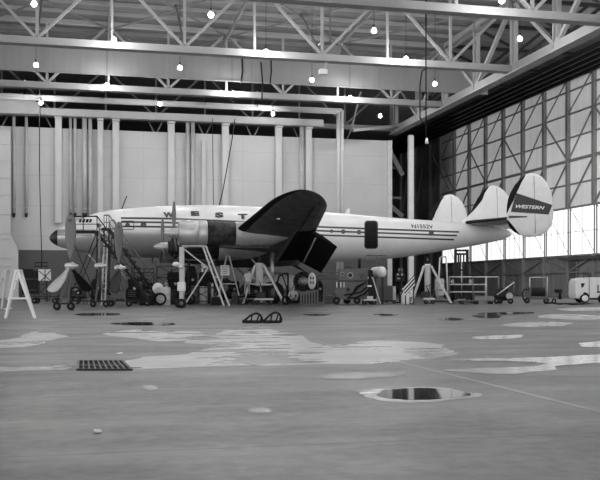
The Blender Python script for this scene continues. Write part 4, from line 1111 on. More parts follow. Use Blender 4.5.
# ------------------------------------------------------------ stairs and work stands
def stairs(label, px, gy, top, foot, plat, m='darkgrey', rails=True, width=1.0, n=9, rail_m='lightgrey', d0=0):
    """flight in side view from top (x,y) to foot (x,y) with a platform reaching to plat x"""
    t = T('access_stairs', label, 'stairs', px, gy)
    for d in (d0, d0 + width):
        mb = MB(); mb.bar(t.p(*top, d), t.g(foot[0], d, .25), .09, .16); t.part('stringer', mb, M[m])
        if rails:
            mb = MB(); up = Vector((0, 0, .95)); a, b = t.p(*top, d) + up, t.g(foot[0], d, .25) + up
            mb.tube([t.p(plat, top[1], d) + up, a, b], .035, 6)
            mb.tube([t.p(plat, top[1], d) + up*.5, t.p(*top, d) + up*.5, t.g(foot[0], d, .25) + up*.5], .025, 6)
            for f in (0, .33, .66, 1): q = t.p(*top, d).lerp(t.g(foot[0], d, .25), f); mb.cyl(q, q + up, .028, n=6)
            for x in (plat, (plat+top[0])/2): mb.cyl(t.p(x, top[1], d), t.p(x, top[1], d) + up, .028, n=6)
            t.part('handrail', mb, M[rail_m])
    for i in range(n):
        f = (i + .5) / n; q = t.p(*top, d0 + width/2).lerp(t.g(foot[0], d0 + width/2, .25), f); mb = MB(); mb.box(q, (.34, width, .07)); t.part('tread', mb, M[m])
    pa, pb = t.p(plat, top[1], d0 + width/2), t.p(*top, d0 + width/2); mb = MB(); mb.box((pa+pb)/2, (abs(pb.x-pa.x)+.1, width+.1, .14)); t.part('platform', mb, M[m])
    for x in (plat, top[0]):
        for d in (d0, d0 + width):
            mb = MB(); a = t.p(x, top[1], d); mb.bar(Vector((a.x, d, .3)), a, .08); t.part('post', mb, M[m])
    mb = MB(); a, b = t.p(plat, top[1], d0), t.p(*top, d0)
    mb.bar((a.x, d0, .4), (b.x, d0, b.z), .05); mb.bar((b.x, d0, .4), (a.x, d0, a.z), .05); mb.bar((a.x, d0+width, .4), (b.x, d0+width, b.z), .05); t.part('brace', mb, M[m])
    mb = MB()
    for d in (d0, d0 + width): mb.bar((a.x, d, .3), t.g(foot[0], d, .3), .08)
    t.part('base_frame', mb, M[m])
    for x in (plat, foot[0] - 3):
        for d in (d0 - .1, d0 + width + .1): q = t.g(x, d, .17); wheelset(t.root, None, q, .17, .08, (0,1,0), n=14)
    return t
stairs('dark wheeled access stairs with a railed platform under the cockpit', 90, 306, (97, 232), (150, 300), 69.5, 'darkgrey', True, 1.1, 12, 'darkgrey')
stairs('lighter access stairs behind the cockpit ones, coming down to the right', 115, 304.5, (109, 229.5), (160, 300), 104, 'darkgrey', True, 1.0, 12, 'midgrey', .8)

def lattice_stand(label, px, gy, xs, ytop, m='darkgrey', depth=1.6, rails=1.0, name='work_stand', levels=3, cat='stand', wheels=True, deck='wood', lean=0):
    t = T(name, label, cat, px, gy); x0_, x1_ = xs; zt_ = t.p(px, ytop).z
    A = [t.g(x0_, 0), t.g(x1_, 0), t.g(x1_, depth), t.g(x0_, depth)]
    for a in A: mb = MB(); mb.bar(a + Vector((0,0,.15)), (a.x, a.y, zt_), .07); t.part('post', mb, M[m])
    mb = MB()
    for l in range(levels + 1):
        z = .2 + (zt_ - .2) * l / levels
        for i in range(4): a, b = A[i], A[(i+1)%4]; mb.bar((a.x,a.y,z), (b.x,b.y,z), .05)
        if l < levels:
            z2 = .2 + (zt_ - .2) * (l + 1) / levels
            for i in (0, 1, 2, 3):
                a, b = A[i], A[(i+1)%4]
                if (i + l) % 2: a, b = b, a
                mb.bar((a.x,a.y,z), (b.x,b.y,z2), .04)
    t.part('bracing', mb, M[m])
    mb = MB(); mb.box(((A[0].x+A[1].x)/2, depth/2, zt_), (A[1].x-A[0].x+.2, depth+.2, .08)); t.part('deck', mb, M[deck])
    if rails:
        mb = MB()
        for i in range(4):
            a, b = A[i], A[(i+1)%4]
            for h in (.5, 1): mb.cyl((a.x,a.y,zt_+rails*h), (b.x,b.y,zt_+rails*h), .025, n=6)
            for f in (0, .5): q = a.lerp(b, f); mb.cyl((q.x,q.y,zt_), (q.x,q.y,zt_+rails), .025, n=6)
        t.part('guard_rail', mb, M[m])
    if wheels:
        for a in A: wheelset(t.root, None, (a.x, a.y + .0, .14), .14, .07, (0,1,0), n=12)
    return t
lattice_stand('dark lattice work stand below the spinners of the near engines', 171, 304.0, (157, 184), 266, 'darkgrey', 1.3, 0, levels=3)
lattice_stand('dark scaffold stand under the near outer engine, behind the pale trestle', 196, 304.3, (188, 214), 260, 'darkgrey', 1.2, .35, levels=3)
lattice_stand('low dark stand with rails between the stairs and the white ball', 143, 303.4, (134, 154), 276, 'darkgrey', 1.0, .5, levels=1)
lattice_stand('thin grey railed scaffold standing right behind the rear door', 376.5, 302.7, (366.5, 386.5), 268.5, 'midgrey', .9, .95, levels=2)
lattice_stand('small dark stand with a rail behind the white stepladder', 41, 301.5, (35, 47), 270, 'darkgrey', 1.2, .6, levels=2)
lattice_stand('low dark frame stand under the wing flap between the bin and the test cart', 325, 302.2, (318, 338), 279, 'midgrey', 1.4, .5, levels=1)

# pale braced trestle under the outer engine
t = T('engine_trestle', 'pale braced trestle standing under the near outer engine', 'trestle', 205, 306)
for d in (0, 1.3):
    for a, b in (((203, 246.5), 224), ((206, 246.5), 229.5), ((183.5, 246.5), 184)):
        mb = MB(); mb.bar(t.p(*a, d), t.g(b, d, 0), .085, .1); t.part('leg', mb, M['lightgrey'])
    for (a, b) in (((184, 249), (208, 268)), ((208, 268), (184.5, 305)), ((184, 246.5), (206, 246.5))):
        mb = MB(); mb.bar(t.p(*a, d), t.p(*b, d) if b[1] < 300 else t.g(b[0], d, .05), .07); t.part('brace', mb, M['lightgrey'])
for x, y in ((184, 246.5), (205, 246.5), (209.5, 262), (215, 277)):
    mb = MB(); a = t.p(x, y, 0); mb.bar(a, Vector((a.x, 1.3, a.z)), .07); t.part('cross_bar', mb, M['lightgrey'])
mb = MB(); a = t.p(194.5, 246.3, .65); mb.box(a, (t.u(23), 1.5, .07)); t.part('deck', mb, M['alu_dull'])
# upright post hoist with wheels
t = T('post_hoist', 'pale upright post on a small two wheeled base, left of the trestle', 'hoist', 181.5, 308)
mb = MB(); mb.bar(t.g(181.5, 0, .3), t.p(181.3, 247), .2, .2); t.part('post', mb, M['lightgrey'])
mb = MB(); mb.bbox(t.p(181.5, 286.5), (.42, .4, .5), .03); t.part('winch_box', mb, M['white'])
mb = MB(); mb.bar(t.g(177, -.3, .22), t.g(186, -.3, .22), .1); mb.bar(t.g(177, .7, .22), t.g(186, .7, .22), .1); mb.bar(t.g(181.5, -.3, .22), t.g(181.5, .7, .22), .12); t.part('base', mb, M['steel'])
for x in (178, 180.5): wheelset(t.root, None, t.g(x + 1, -.35 if x > 179 else .6, .26), .26, .12, (0,1,0), n=18)
mb = MB(); mb.bar(t.g(181.5, 0, 2.2), t.p(177, 264), .1); mb.bar(t.g(181.5, 0, 1.2), t.g(185.8, .5, .25), .06); t.part('arm', mb, M['midgrey'])
P = t.p(176.5, 264.3, -.25); t_r = t
tt = tag(empty('work_lamp', t.root.matrix_basis @ P), 'white rag-like work light clipped on the arm of the post hoist', 'work light')
mb = MB(); mb.sphere((0,0,0), .2, 10, (1.2,.8,.7)); mb.sphere((.2,.0,-.12), .13, 8); mb.build('lamp_shade', M['white'], tt); mb = MB(); mb.cyl((0,0,0),(.05,.25,-.05),.05,n=8); mb.build('clip', M['steel'], tt)

# drums, tanks and containers among the stands
def drum(label, px, gy, r, h, m, name='drum', cat='drum', lid=None):
    t = T(name, label, cat, px, gy)
    mb = MB(); mb.lathe([(0, r*.97), (.02, r), (h*.32, r), (h*.335, r*1.03), (h*.35, r), (h*.65, r), (h*.665, r*1.03), (h*.68, r), (h-.02, r), (h, r*.96)], (0,0,0), (0,0,1), 24); t.part('body', mb, M[m])
    mb = MB(); mb.lathe([(h-.01, r*.9), (h+.005, r*.9), (h+.02, r*.2)], (0,0,0), (0,0,1), 24); t.part('lid', mb, M[lid or m]); return t
drum('pale grey upright drum beside the propeller stand, right of the white ball', 163.5, 305.5, .43, 1.12, 'lightgrey')
drum('dull drum standing under the trestle, left one of two', 195, 303.8, .27, 1.2, 'midgrey')
drum('pale tall drum under the trestle, right one of two', 203.5, 303.8, .27, 1.15, 'lightgrey')
drum('small dark keg between the post hoist and the drums', 174.5, 304.2, .28, .8, 'darkgrey')
drum('dull grey drum behind the man at the tripod jack', 236, 302.8, .3, .75, 'midgrey')
t = T('gas_sphere', 'white ball shaped tank on a low frame beside the stairs foot', 'tank', 158, 305)
mb = MB(); c0 = t.p(158, 288.5); mb.sphere(c0, .36, 18); t.part('sphere', mb, M['white']); mb = MB(); mb.cyl((c0.x,0,.0),(c0.x,0,c0.z-.3),.2,.14,12); t.part('pedestal', mb, M['steel'])
for px, lab, m, h in ((166.5,'white gas bottle behind the pale drum','lightgrey',1.7),(209,'dark gas bottle leaning among the trestle legs, left one','steel',1.6),(212.5,'pale gas bottle under the trestle, right one','lightgrey',1.5)):
    t = T('gas_bottle', lab, 'gas bottle', px, 303.4); mb = MB(); mb.lathe([(0,.11),(.02,.12),(h*.8,.12),(h*.9,.07),(h*.94,.04)], (0,0,0), (0,0,1), 14); t.part('cylinder', mb, M[m]); mb = MB(); mb.cyl((0,0,h*.93),(0,0,h),.03,n=8); mb.cyl((-.05,0,h*.97),(.05,0,h*.97),.02,n=6); t.part('valve', mb, M['steel'])

# spare engine on a transport stand (dark round engine with cylinders)
def radial_engine(label, px, gy, cx, cy, r, ax=(0,-1,0), m='soot'):
    t = T('spare_engine', label, 'engine', px, gy); c0 = t.p(cx, cy, .2); ax = Vector(ax).normalized(); _, e1, e2 = MB.frame((0,0,0), ax)
    mb = MB(); mb.lathe([(-.5,r*.3),(-.4,r*.5),(.2,r*.5),(.45,r*.3),(.6,r*.12)], c0, ax, 20); t.part('crankcase', mb, M['alu_dull'])
    for row in (0, 1):
        for k in range(9):
            a = 2*PI*(k + row*.5)/9; d = e1*math.cos(a) + e2*math.sin(a); o = c0 + ax*(.12 - row*.35); mb = MB()
            mb.cyl(o + d*r*.42, o + d*r*.98, r*.17, r*.14, 10); t.part('cylinder', mb, M[m])
    mb = MB(); mb.torus(c0 - ax*.5, r*.8, .06, ax, 20, 6); t.part('mount_ring', mb, M['steel'])
    mb = MB(); z = .28
    for s in (-1, 1):
        q = e1 if abs(e1.z) < .5 else e2
        mb.bar((c0.x + s*r, -.4, z), (c0.x + s*r, 1.0, z), .09); mb.bar((c0.x + s*r, .7, z), c0 - ax*.5 + Vector((s*r*.6, 0, 0)), .07); mb.bar((c0.x + s*r, -.3, z), c0 + Vector((s*r*.4, .3, -.2)), .06)
    mb.bar((c0.x - r, 1.0, z), (c0.x + r, 1.0, z), .09); mb.bar((c0.x - r, -.4, z), (c0.x + r, -.4, z), .09); t.part('transport_frame', mb, M['steel'])
    for s in (-1, 1):
        for d in (-.4, 1): wheelset(t.root, None, (c0.x + s*r, d, .15), .15, .08, (0,1,0), n=12)
    return t
radial_engine('dark spare radial engine on a transport frame behind the slatted bin', 303.5, 303, 303, 281.5, .72)
radial_engine('dark radial engine on a stand at the foot of the access stairs', 139, 302.2, 139, 286, .75)
radial_engine('dark spare engine on a stand under the stepladder with the notice board', 224.5, 302.6, 224, 288, .72)
# white canopy tank and cover
t = T('fuel_tank', 'long white rounded tank lying behind the tripod jack', 'tank', 276, 301)
mb = MB(); c0, c1 = t.p(263, 281), t.p(297, 283.5); r = t.u(9.5); L_ = (c1-c0).length; mb.lathe([(0,.05),(.12,r*.5),(.4,r*.85),(.9,r),(L_-.7,r),(L_-.25,r*.8),(L_-.05,r*.4),(L_,.05)], c0, c1-c0, 26); t.part('shell', mb, M['white'])
for f in (.3, .7):
    mb = MB(); q = c0.lerp(c1, f); mb.box((q.x, 0, (q.z - r)/2 + .05), (.15, 1.1, q.z - r + .15)); t.part('cradle', mb, M['steel'])
t = T('oil_tank_cover', 'white upright egg shaped cover with dark openings in front of the spare engine', 'cover', 312, 303.4)
c0 = t.p(312, 281); mb = MB(); mb.sphere(c0, t.u(4.2), 20, (1,.55,2.05)); t.part('cover', mb, M['white'])
for dx, dy in ((-1.2,-3),(1.2,-3),(-1.2,1.5),(1.2,1.5)): mb = MB(); mb.box(t.p(312+dx, 281+dy, -t.u(4.2)*.5), (t.u(1.3), .08, t.u(2.8))); t.part('opening', mb, M['ink'])
mb = MB(); mb.cyl((c0.x,0,0),(c0.x,0,c0.z-t.u(8)),.1,n=10); mb.cyl((c0.x,0,0),(c0.x,0,.06),.35,n=14); t.part('stand', mb, M['steel'])
# slatted bin
t = T('slatted_bin', 'dark slatted bin with a slanting top in front of the white cover', 'bin', 309, 305)
w_ = t.u(16); mb = MB(); yb = .9; xl, xr_ = t.g(301).x, t.g(317.5).x; zl, zr = t.p(301, 294).z, t.p(317.5, 290).z
for y in (0, yb): mb.bar((xl,y,zl),(xr_,y,zr),.06); mb.bar((xl,y,.06),(xr_,y,.06),.06)
for x, z in ((xl,zl),(xr_,zr)): mb.bar((x,0,z),(x,yb,z),.06); mb.bar((x,0,.06),(x,yb,.06),.06)
t.part('frame', mb, M['midgrey'])
for i in range(7):
    f = i/6; mb = MB(); x = xl+(xr_-xl)*f; z = zl+(zr-zl)*f; mb.box((x,-.03,z/2),(.09,.03,z)); t.part('slat', mb, M['midgrey'])
mb = MB(); mb.prism([(xl,.05,.05),(xr_,.05,.05),(xr_,.05,zr-.1),(xl,.05,zl-.1)], (0,yb-.1,0)); t.part('lining', mb, M['darkgrey'])
# ------------------------------------------------------------ tripod jacks
def jack(label, px, gy, xc, ytop, ybot, xl, xr, r, hook=True, mid=True):
    t = T('tripod_jack', label, 'aircraft jack', px, gy)
    a, b = t.p(xc, ybot), t.p(xc, ytop); mb = MB(); mb.lathe([(0, r*.8), (.05, r), ((b-a).length*.92, r), ((b-a).length*.95, r*1.08), ((b-a).length, r*.9)], a, (0,0,1), 22); t.part('cylinder', mb, M['lightgrey'])
    mb = MB(); mb.cyl(b, b + Vector((0,0,t.u(4.5))), r*.38, n=12); mb.sphere(b + Vector((0,0,t.u(5))), r*.42, 10); t.part('ram', mb, M['steel'])
    for g_ in (t.g(xl, -.2, 0), t.g(xr, -.5, 0), t.g(xc + 2, 1.9, 0)):
        mb = MB(); top = b + Vector((0,0,-.12)) + (g_ - Vector((b.x, b.y, 0))).normalized()*r*1.2; mb.bar(g_ + Vector((0,0,.05)), top, .13, .13); lg = t.part('leg', mb, M['lightgrey'])
        mb = MB(); mb.cyl(g_, g_ + Vector((0,0,.06)), .17, .12, 12); mb.build('foot_pad', M['steel'], lg)
    if mid:
        mb = MB(); m0 = t.g(xl + (xc-xl)*.45, -.1, a.z + .15); m1 = t.g(xr - (xr-xc)*.5, -.3, a.z + .1); mb.bar(m0, m1, .09); mb.bar(m0, (a.x, 1.0, a.z), .07); mb.bar(m1, (a.x, 1.0, a.z), .07); t.part('tie_ring', mb, M['lightgrey'])
    mb = MB(); bx0, bx1 = t.g(xc - 5, 0).x, t.g(xc + 14 if mid else xc + 6, 0).x
    mb.box(((bx0+bx1)/2, -.2, .35), (bx1-bx0, .7, .12)); dk = t.part('pump_trolley', mb, M['lightgrey'])
    for x in (bx0 + .15, bx1 - .15):
        wheelset(dk, None, (x, -.55, .14), .14, .08, (0,1,0), n=12)
    mb = MB(); mb.bbox(((bx0+bx1)/2 - .2, -.2, .62), (.6, .4, .42), .03); mb.cyl(((bx0+bx1)/2 + .4, -.2, .4), ((bx0+bx1)/2 + .4, -.2, .95), .08, n=10); mb.build('pump', M['steel'], dk)
    mb = MB(); mb.tube([((bx0+bx1)/2, -.4, .8), ((bx0+bx1)/2 - .2, -.5, 1.2), (a.x + .1, -.45, 1.3), (a.x, -.25, a.z + .3)], .025, 6); mb.build('hose', M['black'], dk)
    return t
jack('pale tripod jack under the wing with a wheeled pump base', 264, 304.5, 259.5, 263, 286, 243, 284.5, .24)
jack('pale tripod jack holding up the tail, right of the striped barrier', 428, 304, 427.5, 264, 299, 411.5, 451.5, .2, mid=False)

# people's neighbours: grey bent tube frame
t = T('tow_bar', 'dark bent tube tow bar leaning behind the tripod jack', 'tow bar', 281, 304.0)
mb = MB(); mb.tube([t.p(276,288), t.p(279,276), t.p(284,273.5), t.p(288,274), t.g(288, 0, .05)], .06, 8); t.part('bar', mb, M['black']); mb = MB(); mb.tube([t.p(282,274), t.p(287,288), t.g(290,.3,.05)], .04, 8); t.part('prop', mb, M['black'])
mb = MB(); mb.cyl(t.g(276,0,.0), t.p(276,288), .05, n=8); t.part('foot', mb, M['black'])

# ------------------------------------------------------------ hydraulic test cart
t = T('test_cart', 'big grey hydraulic test cart with dials and draped hoses', 'test cart', 353, 304.3)
x0_, x1_ = t.g(336).x, t.g(369).x
mb = MB(); q = [t.p(339,269), t.p(369.5,268), t.p(371,281), t.p(368,281), t.p(369,296), t.p(365,299.5), t.p(341,299.5), t.p(334.5,293), t.p(336.5,281), t.p(338,281)]
mb.prism([(p.x, 0, p.z) for p in q], (0, 1.4, 0)); body = t.part('cabinet', mb, M['midgrey'])
mb = MB(); mb.box(((x0_+x1_)/2, .7, .38), (x1_-x0_+.2, 1.3, .12)); t.part('chassis', mb, M['steel'])
for x in (336.5, 347, 357, 371): wheelset(t.root, None, t.g(x, .0 if x != 347 else 1.3, .24), .24, .12, (0,1,0), n=16)
for cx, cy, r in ((342.5,274,1.8),(350.2,275.3,3.0)):
    mb = MB(); c0 = t.p(cx, cy, -.03); mb.cyl(c0 + Vector((0,.03,0)), c0, t.u(r), n=20); dl = mb.build('dial', M['alu_dull'], t.root); mb = MB(); mb.cyl(c0, c0 - Vector((0,.01,0)), t.u(r*.72), n=20); mb.build('dial_face', M['darkgrey'], dl)
for cx, m in ((336.8,'white'),(338.8,'ink'),(340.8,'white'),(344,'lightgrey')): mb = MB(); mb.box(t.p(cx, 284.7, -.04), (t.u(1.1), .08, t.u(5.5))); t.part('filter_bowl', mb, M[m])
mb = MB(); mb.box(t.p(361,274.6,-.03), (t.u(6), .05, t.u(1))); mb.box(t.p(361,276.6,-.03), (t.u(1.2), .05, t.u(3))); t.part('valve_handle', mb, M['ink'])
for pts in (((349,297),(355,291),(361,285),(366,282.5)), ((344,295),(352,293.5),(360,292.5),(367,287)), ((352,295),(356,287),(362,284)), ((347,298),(356,297.5),(364,294),(368,290))):
    mb = MB(); mb.tube([t.p(x,y,-.08) for x,y in pts], .045, 7); t.part('hose', mb, M['black'])
mb = MB(); mb.cyl(t.p(359.5,268.5,.6), t.p(359.5,258.5,.6), .1, n=10); t.part('exhaust_stack', mb, M['black'])
mb = MB(); mb.box(t.p(354,281,-.02), (t.u(32), .03, .05)); mb.tube([t.p(344,268.5,.1), t.p(349,266.5,.1), t.p(352,268.5,.1)], .03, 6); t.part('trim_strip', mb, M['darkgrey'])
mb = MB(); mb.cyl(t.p(348,289.5,-.06), t.p(348,289.5,0), t.u(2), n=16); t.part('hose_coupling', mb, M['steel'])
# dark hand truck with white hub beside it
t = T('hand_truck', 'black upright trolley with white fittings, right beside the test cart', 'trolley', 371.5, 304.6)
mb = MB(); mb.prism([t.p(368.5,270), t.p(372.5,270), t.p(376.5,301), t.p(369,301)], (0,.5,0)); t.part('body', mb, M['black'])
for x, y in ((369.8,277.8),(369.5,286)): mb = MB(); mb.box(t.p(x,y,-.04),(t.u(4),.06,t.u(1.6))); t.part('bracket', mb, M['white'])
mb = MB(); mb.cyl(t.p(370,277.8,-.12), t.p(370,277.8,0), t.u(1.5), n=14); t.part('knob', mb, M['black'])
mb = MB(); mb.box(t.g(370,-.2,.3)+Vector((0,0,0)),(t.u(13),.3,.08)); mb.box(t.g(370,-.3,.45),(t.u(6),.1,.2)); t.part('foot_plate', mb, M['lightgrey'])
for x in (364.5, 374): wheelset(t.root, None, t.g(x,-.2,.17), .17, .1, (0,1,0), n=14)
mb = MB(); mb.bar(t.p(372.5,277), t.g(380.5,0,.05), .07); t.part('prop', mb, M['lightgrey'])
# horizontal tank drum with white end
t = T('pressure_tank', 'horizontal cylinder with a bright white domed end resting on the crate stand', 'tank', 380, 304.1)
c0, c1 = t.p(373,272.5,.7), t.p(383.5,272,.0); ax = c1-c0; mb = MB(); R_ = t.u(6.0); mb.lathe([(0,R_*.75),(.1,R_*.9),(ax.length*.78,R_*.95),(ax.length*.8,R_*.95)], c0, ax, 24); t.part('barrel', mb, M['lightgrey'])
mb = MB(); mb.sphere(c0.lerp(c1,.86), R_*.93, 20, (.8,.8,1)); t.part('domed_end', mb, M['white'])
for d in (.1, .6): mb = MB(); q = c0.lerp(c1, .9 if d < .5 else .2); mb.bar((q.x, q.y, 0), (q.x, q.y, q.z - R_*.8), .14); t.part('leg', mb, M['steel'])
# crate
t = T('crate', 'dark wooden crate below the white domed tank', 'crate', 386, 303.9)
mb = MB(); xa, xb = t.g(379.5).x, t.g(392.5).x; z1 = t.p(386, 285.5).z; mb.box(((xa+xb)/2,.35,(z1+.25)/2),(xb-xa,.7,z1-.25)); t.part('box', mb, M['wood'])
mb = MB(); xc = t.g(395.8).x; mb.box(((xb+xc)/2+.02,.35,(z1+.2)/2),(xc-xb-.02,.66,z1-.3)); t.part('side_panel', mb, M['lightgrey'])
for i in range(6): mb = MB(); f = (i+.5)/6; mb.box((xa+(xb-xa)*f,-.02,(z1+.25)/2),((xb-xa)/7,.03,z1-.3)); t.part('board', mb, M['wood'])
mb = MB(); mb.box(((xa+xc)/2,.35,.2),(xc-xa,.8,.1)); t.part('pallet', mb, M['steel'])
for x in (380, 394): wheelset(t.root, None, t.g(x,0,.12), .12, .07, (0,1,0), n=12)
# milk can
t = T('metal_can', 'pale metal can with a narrow neck in front of the striped barrier', 'can', 405.3, 304.3)
mb = MB(); h = t.u(16.5); r = t.u(4.2); mb.lathe([(0,r*.92),(.03,r),(h*.55,r*.98),(h*.72,r*.62),(h*.82,r*.6),(h*.86,r*.78),(h*.97,r*.8),(h,r*.5)],(0,0,0),(0,0,1),24); t.part('body', mb, M['white'])
for s in (-1,1): mb = MB(); mb.torus((s*r*.8,0,h*.66), .1,.015,(0,1,0),12,5); t.part('handle', mb, M['alu_dull'])
# box on pedestal
t = T('control_box', 'dark box with knobs on a pedestal, left of the striped barrier', 'control box', 400, 303)
mb = MB(); mb.bbox(t.p(400,277.5), (t.u(9.5), .5, t.u(9)), .04); bx = t.part('box', mb, M['darkgrey'])
for x,y in ((398,274.5),(402,274.5)): mb = MB(); mb.cyl(t.p(x,y,-.25), t.p(x,y,-.33), .07, n=10); mb.build('knob', M['lightgrey'], bx)
mb = MB(); mb.box(t.p(398.5,278.5,-.26),(t.u(3),.03,t.u(1))); mb.build('name_plate', M['alu_dull'], bx)
for x in (399,402): mb = MB(); mb.cyl(t.p(x,273), t.p(x,268.5), .07, n=8); t.part('pipe_stub', mb, M['midgrey'])
mb = MB(); mb.bar(t.g(400,0,.04), t.p(400,282), .12); mb.box(t.g(400,0,.04),(.6,.6,.08)); mb.bar(t.g(404,-.1,.1), t.p(396.5,284,-.1), .09); t.part('pedestal', mb, M['black'])
# striped barrier
t = T('striped_barrier', 'barrier board with black and white slanting stripes, left of the tail jack', 'barrier', 410, 304.6)
mb = MB(); q = [t.p(404,286), t.p(414,275), t.p(415,285.5), t.p(405,296.5)]; mb.prism(q,(0,.06,0)); bd = t.part('board', mb, M['black'])
for i in range(3):
    f = (i+.3)/3; g_ = (i+.8)/3; mb = MB(); a,b = q[0].lerp(q[3],f), q[0].lerp(q[3],g_); c_,d_ = q[1].lerp(q[2],f), q[1].lerp(q[2],g_); mb.prism([a+Vector((0,-.02,0)), c_+Vector((0,-.02,0)), d_+Vector((0,-.02,0)), b+Vector((0,-.02,0))],(0,.018,0)); mb.build('stripe', M['white'], bd)
for x in (405.5,413.5): mb = MB(); mb.bar(t.g(x,.1,0), t.p(x,285,.1), .07); mb.bar(t.g(x,-.25,.03), t.g(x,.45,.03), .07); t.part('leg', mb, M['steel'])

# ------------------------------------------------------------ stand, forklift, guard rail
t = T('ladder_stand', 'pale tall rail ladder stand between the tail jack and the forklift', 'stand', 444, 303.6)
for d in (0,.8):
    mb = MB(); mb.tube([t.g(437.5,d,.1), t.p(440,257.5,d), t.p(446.3,256.5,d), t.g(448,d,.1)], .05, 8); t.part('rail_frame', mb, M['lightgrey'])
for y in (266,275,284,292): mb = MB(); mb.bar(t.p(439,y,0), t.p(439,y,.8), .05); t.part('rung', mb, M['lightgrey'])
mb = MB(); mb.bbox(t.p(439.5,287,.4),(t.u(8),.7,t.u(17)),.04); t.part('cabinet', mb, M['lightgrey'])
mb = MB(); mb.box(t.p(439.5,283,.03),(t.u(6),.04,.05)); mb.box(t.p(439.5,290,.03),(t.u(6),.04,.05)); t.part('drawer_lines', mb, M['steel'])
mb = MB(); mb.bar(t.g(434,0,.15), t.g(450,0,.15), .1); mb.bar(t.g(434,.8,.15), t.g(450,.8,.15), .1); t.part('base', mb, M['steel'])
t = T('forklift', 'dark forklift truck seen from the front with its tall mast below the tail', 'forklift', 461.5, 302.7)
for x in (455.5, 467.3):
    mb = MB(); mb.box((t.p(x,250).x,0,(t.p(x,249.5).z+.2)/2),(.18,.22,t.p(x,249.5).z-.2)); t.part('mast_rail', mb, M['darkgrey'])
for x in (458.7, 460.9, 464):
    mb = MB(); mb.box((t.p(x,250).x,.12,(t.p(x,254).z+.3)/2),(.09,.16,t.p(x,254).z-.3)); t.part('inner_rail', mb, M['steel'])
for y in (250.5, 254, 270, 284): mb = MB(); mb.box(t.p(461.4,y,.08),(t.u(11.5),.12,.14)); t.part('cross_member', mb, M['darkgrey'])
mb = MB(); mb.cyl(t.g(461.4,.1,.4), t.p(461.4,262,.1), .07, n=10); t.part('lift_cylinder', mb, M['alu'])
mb = MB(); mb.box(t.p(461.4,291,-.12),(t.u(13),.08,t.u(2))); mb.box(t.p(461.4,297,-.12),(t.u(13),.08,t.u(1.5)))
for x in (457.5,465.5): mb.box(t.p(x,294,-.14),(.14,.06,t.u(8))); mb.box((t.g(x).x,-.75,.1),(.14,1.2,.06))
t.part('fork_carriage', mb, M['steel'])
mb = MB(); mb.bbox((t.g(461.5).x,1.5,.85),(t.u(27),2.0,1.15),.1); t.part('body', mb, M['darkgrey'])
mb = MB(); mb.bbox((t.g(461.5).x,2.6,1.1),(t.u(22),.7,1.2),.15); t.part('counterweight', mb, M['midgrey'])
for x in (453, 470): 
    mb = MB(); mb.cyl(t.p(x,281.5,.5), t.p(x,281.5,.4), .16, n=14); t.part('headlamp', mb, M['lightgrey'])
for x in (451.5, 472):
    for d in (.7, 2.3): wheelset(t.root, None, t.g(x,d,.36), .36, .24, (1,0,0), n=18)
for sx in (453,470):
    for d in (.8, 2.0): mb = MB(); mb.bar(Vector((t.g(sx).x, d, 1.3)), Vector((t.g(sx).x, d, 2.15)), .06); t.part('guard_post', mb, M['darkgrey'])
mb = MB(); a0 = t.g(453).x; a1 = t.g(470).x
for d in (.8,1.2,1.6,2.0): mb.box(((a0+a1)/2,d,2.15),(a1-a0,.06,.05))
mb.box((a0,1.4,2.15),(.06,1.3,.06)); mb.box((a1,1.4,2.15),(.06,1.3,.06)); t.part('overhead_guard', mb, M['darkgrey'])
mb = MB(); mb.torus((t.g(461.5).x,1.1,1.7), .2,.025,(0,-1,.5),16,6); t.part('steering_wheel', mb, M['black'])
mb = MB(); mb.box((t.g(461.5).x,1.8,1.5),(.5,.5,.12)); mb.box((t.g(461.5).x,2.05,1.75),(.5,.1,.5)); t.part('seat', mb, M['black'])
t = T('guard_rail', 'grey tubular guard rail frame standing right of the forklift', 'rail', 474, 303)
for x in (449,473,486,498.5): mb = MB(); mb.cyl(t.g(x,-1.5,0), t.p(x,276.5,-1.5), .055, n=8); t.part('post', mb, M['lightgrey' if x == 486 else 'midgrey'])
for y in (277,284.5,292): mb = MB(); mb.cyl(t.p(449,y,-1.5), t.p(486 if y > 280 else 498.5,y,-1.5), .045, n=8); t.part('rail', mb, M['lightgrey'])
t = T('pallet', 'flat dark pallet lying below the guard rail', 'pallet', 476, 304.1)
mb = MB()
for i in range(5): mb.box((0,-.5+.25*i,.22),(t.u(30),.14,.05))
t.part('top_boards', mb, M['wood']); mb = MB()
for x in (-.95,0,.95): mb.box((x,0,.1),(.12,1.2,.18))
t.part('bearers', mb, M['darkgrey'])
# compressor cart
t = T('compressor_cart', 'small compressor with a horizontal tank and a slanting pull handle', 'compressor', 504, 303.8)
c0, c1 = t.p(494,296,.3), t.p(510,296,.0); ax = c1-c0; mb = MB(); R_ = t.u(4.6); mb.lathe([(0,R_*.3),(.08,R_*.75),(.2,R_),(ax.length-.2,R_),(ax.length-.08,R_*.75),(ax.length,R_*.3)], c0, ax, 20); t.part('tank', mb, M['darkgrey'])
mb = MB(); mb.bbox(t.p(501,290.8,.1),(.5,.35,.35),.04); mb.cyl(t.p(506,291,.1), t.p(506,288.5,.1), .14, n=10); t.part('pump', mb, M['steel'])
mb = MB(); mb.cyl(t.p(509.5,296,-.3), t.p(509.5,296,-.42), t.u(3.4), n=20); t.part('belt_guard', mb, M['alu_dull'])
mb = MB(); mb.cyl(t.p(497,295,-.35), t.p(514.3,282.2,-.35), .045, n=8); t.part('pull_handle', mb, M['lightgrey'])
mb = MB(); mb.tube([t.p(503,292,.2), t.p(503.5,281.5,.2), t.p(514.5,281.8,.2), t.p(512.5,301,.2)], .025, 6); t.part('handle_frame', mb, M['midgrey'])
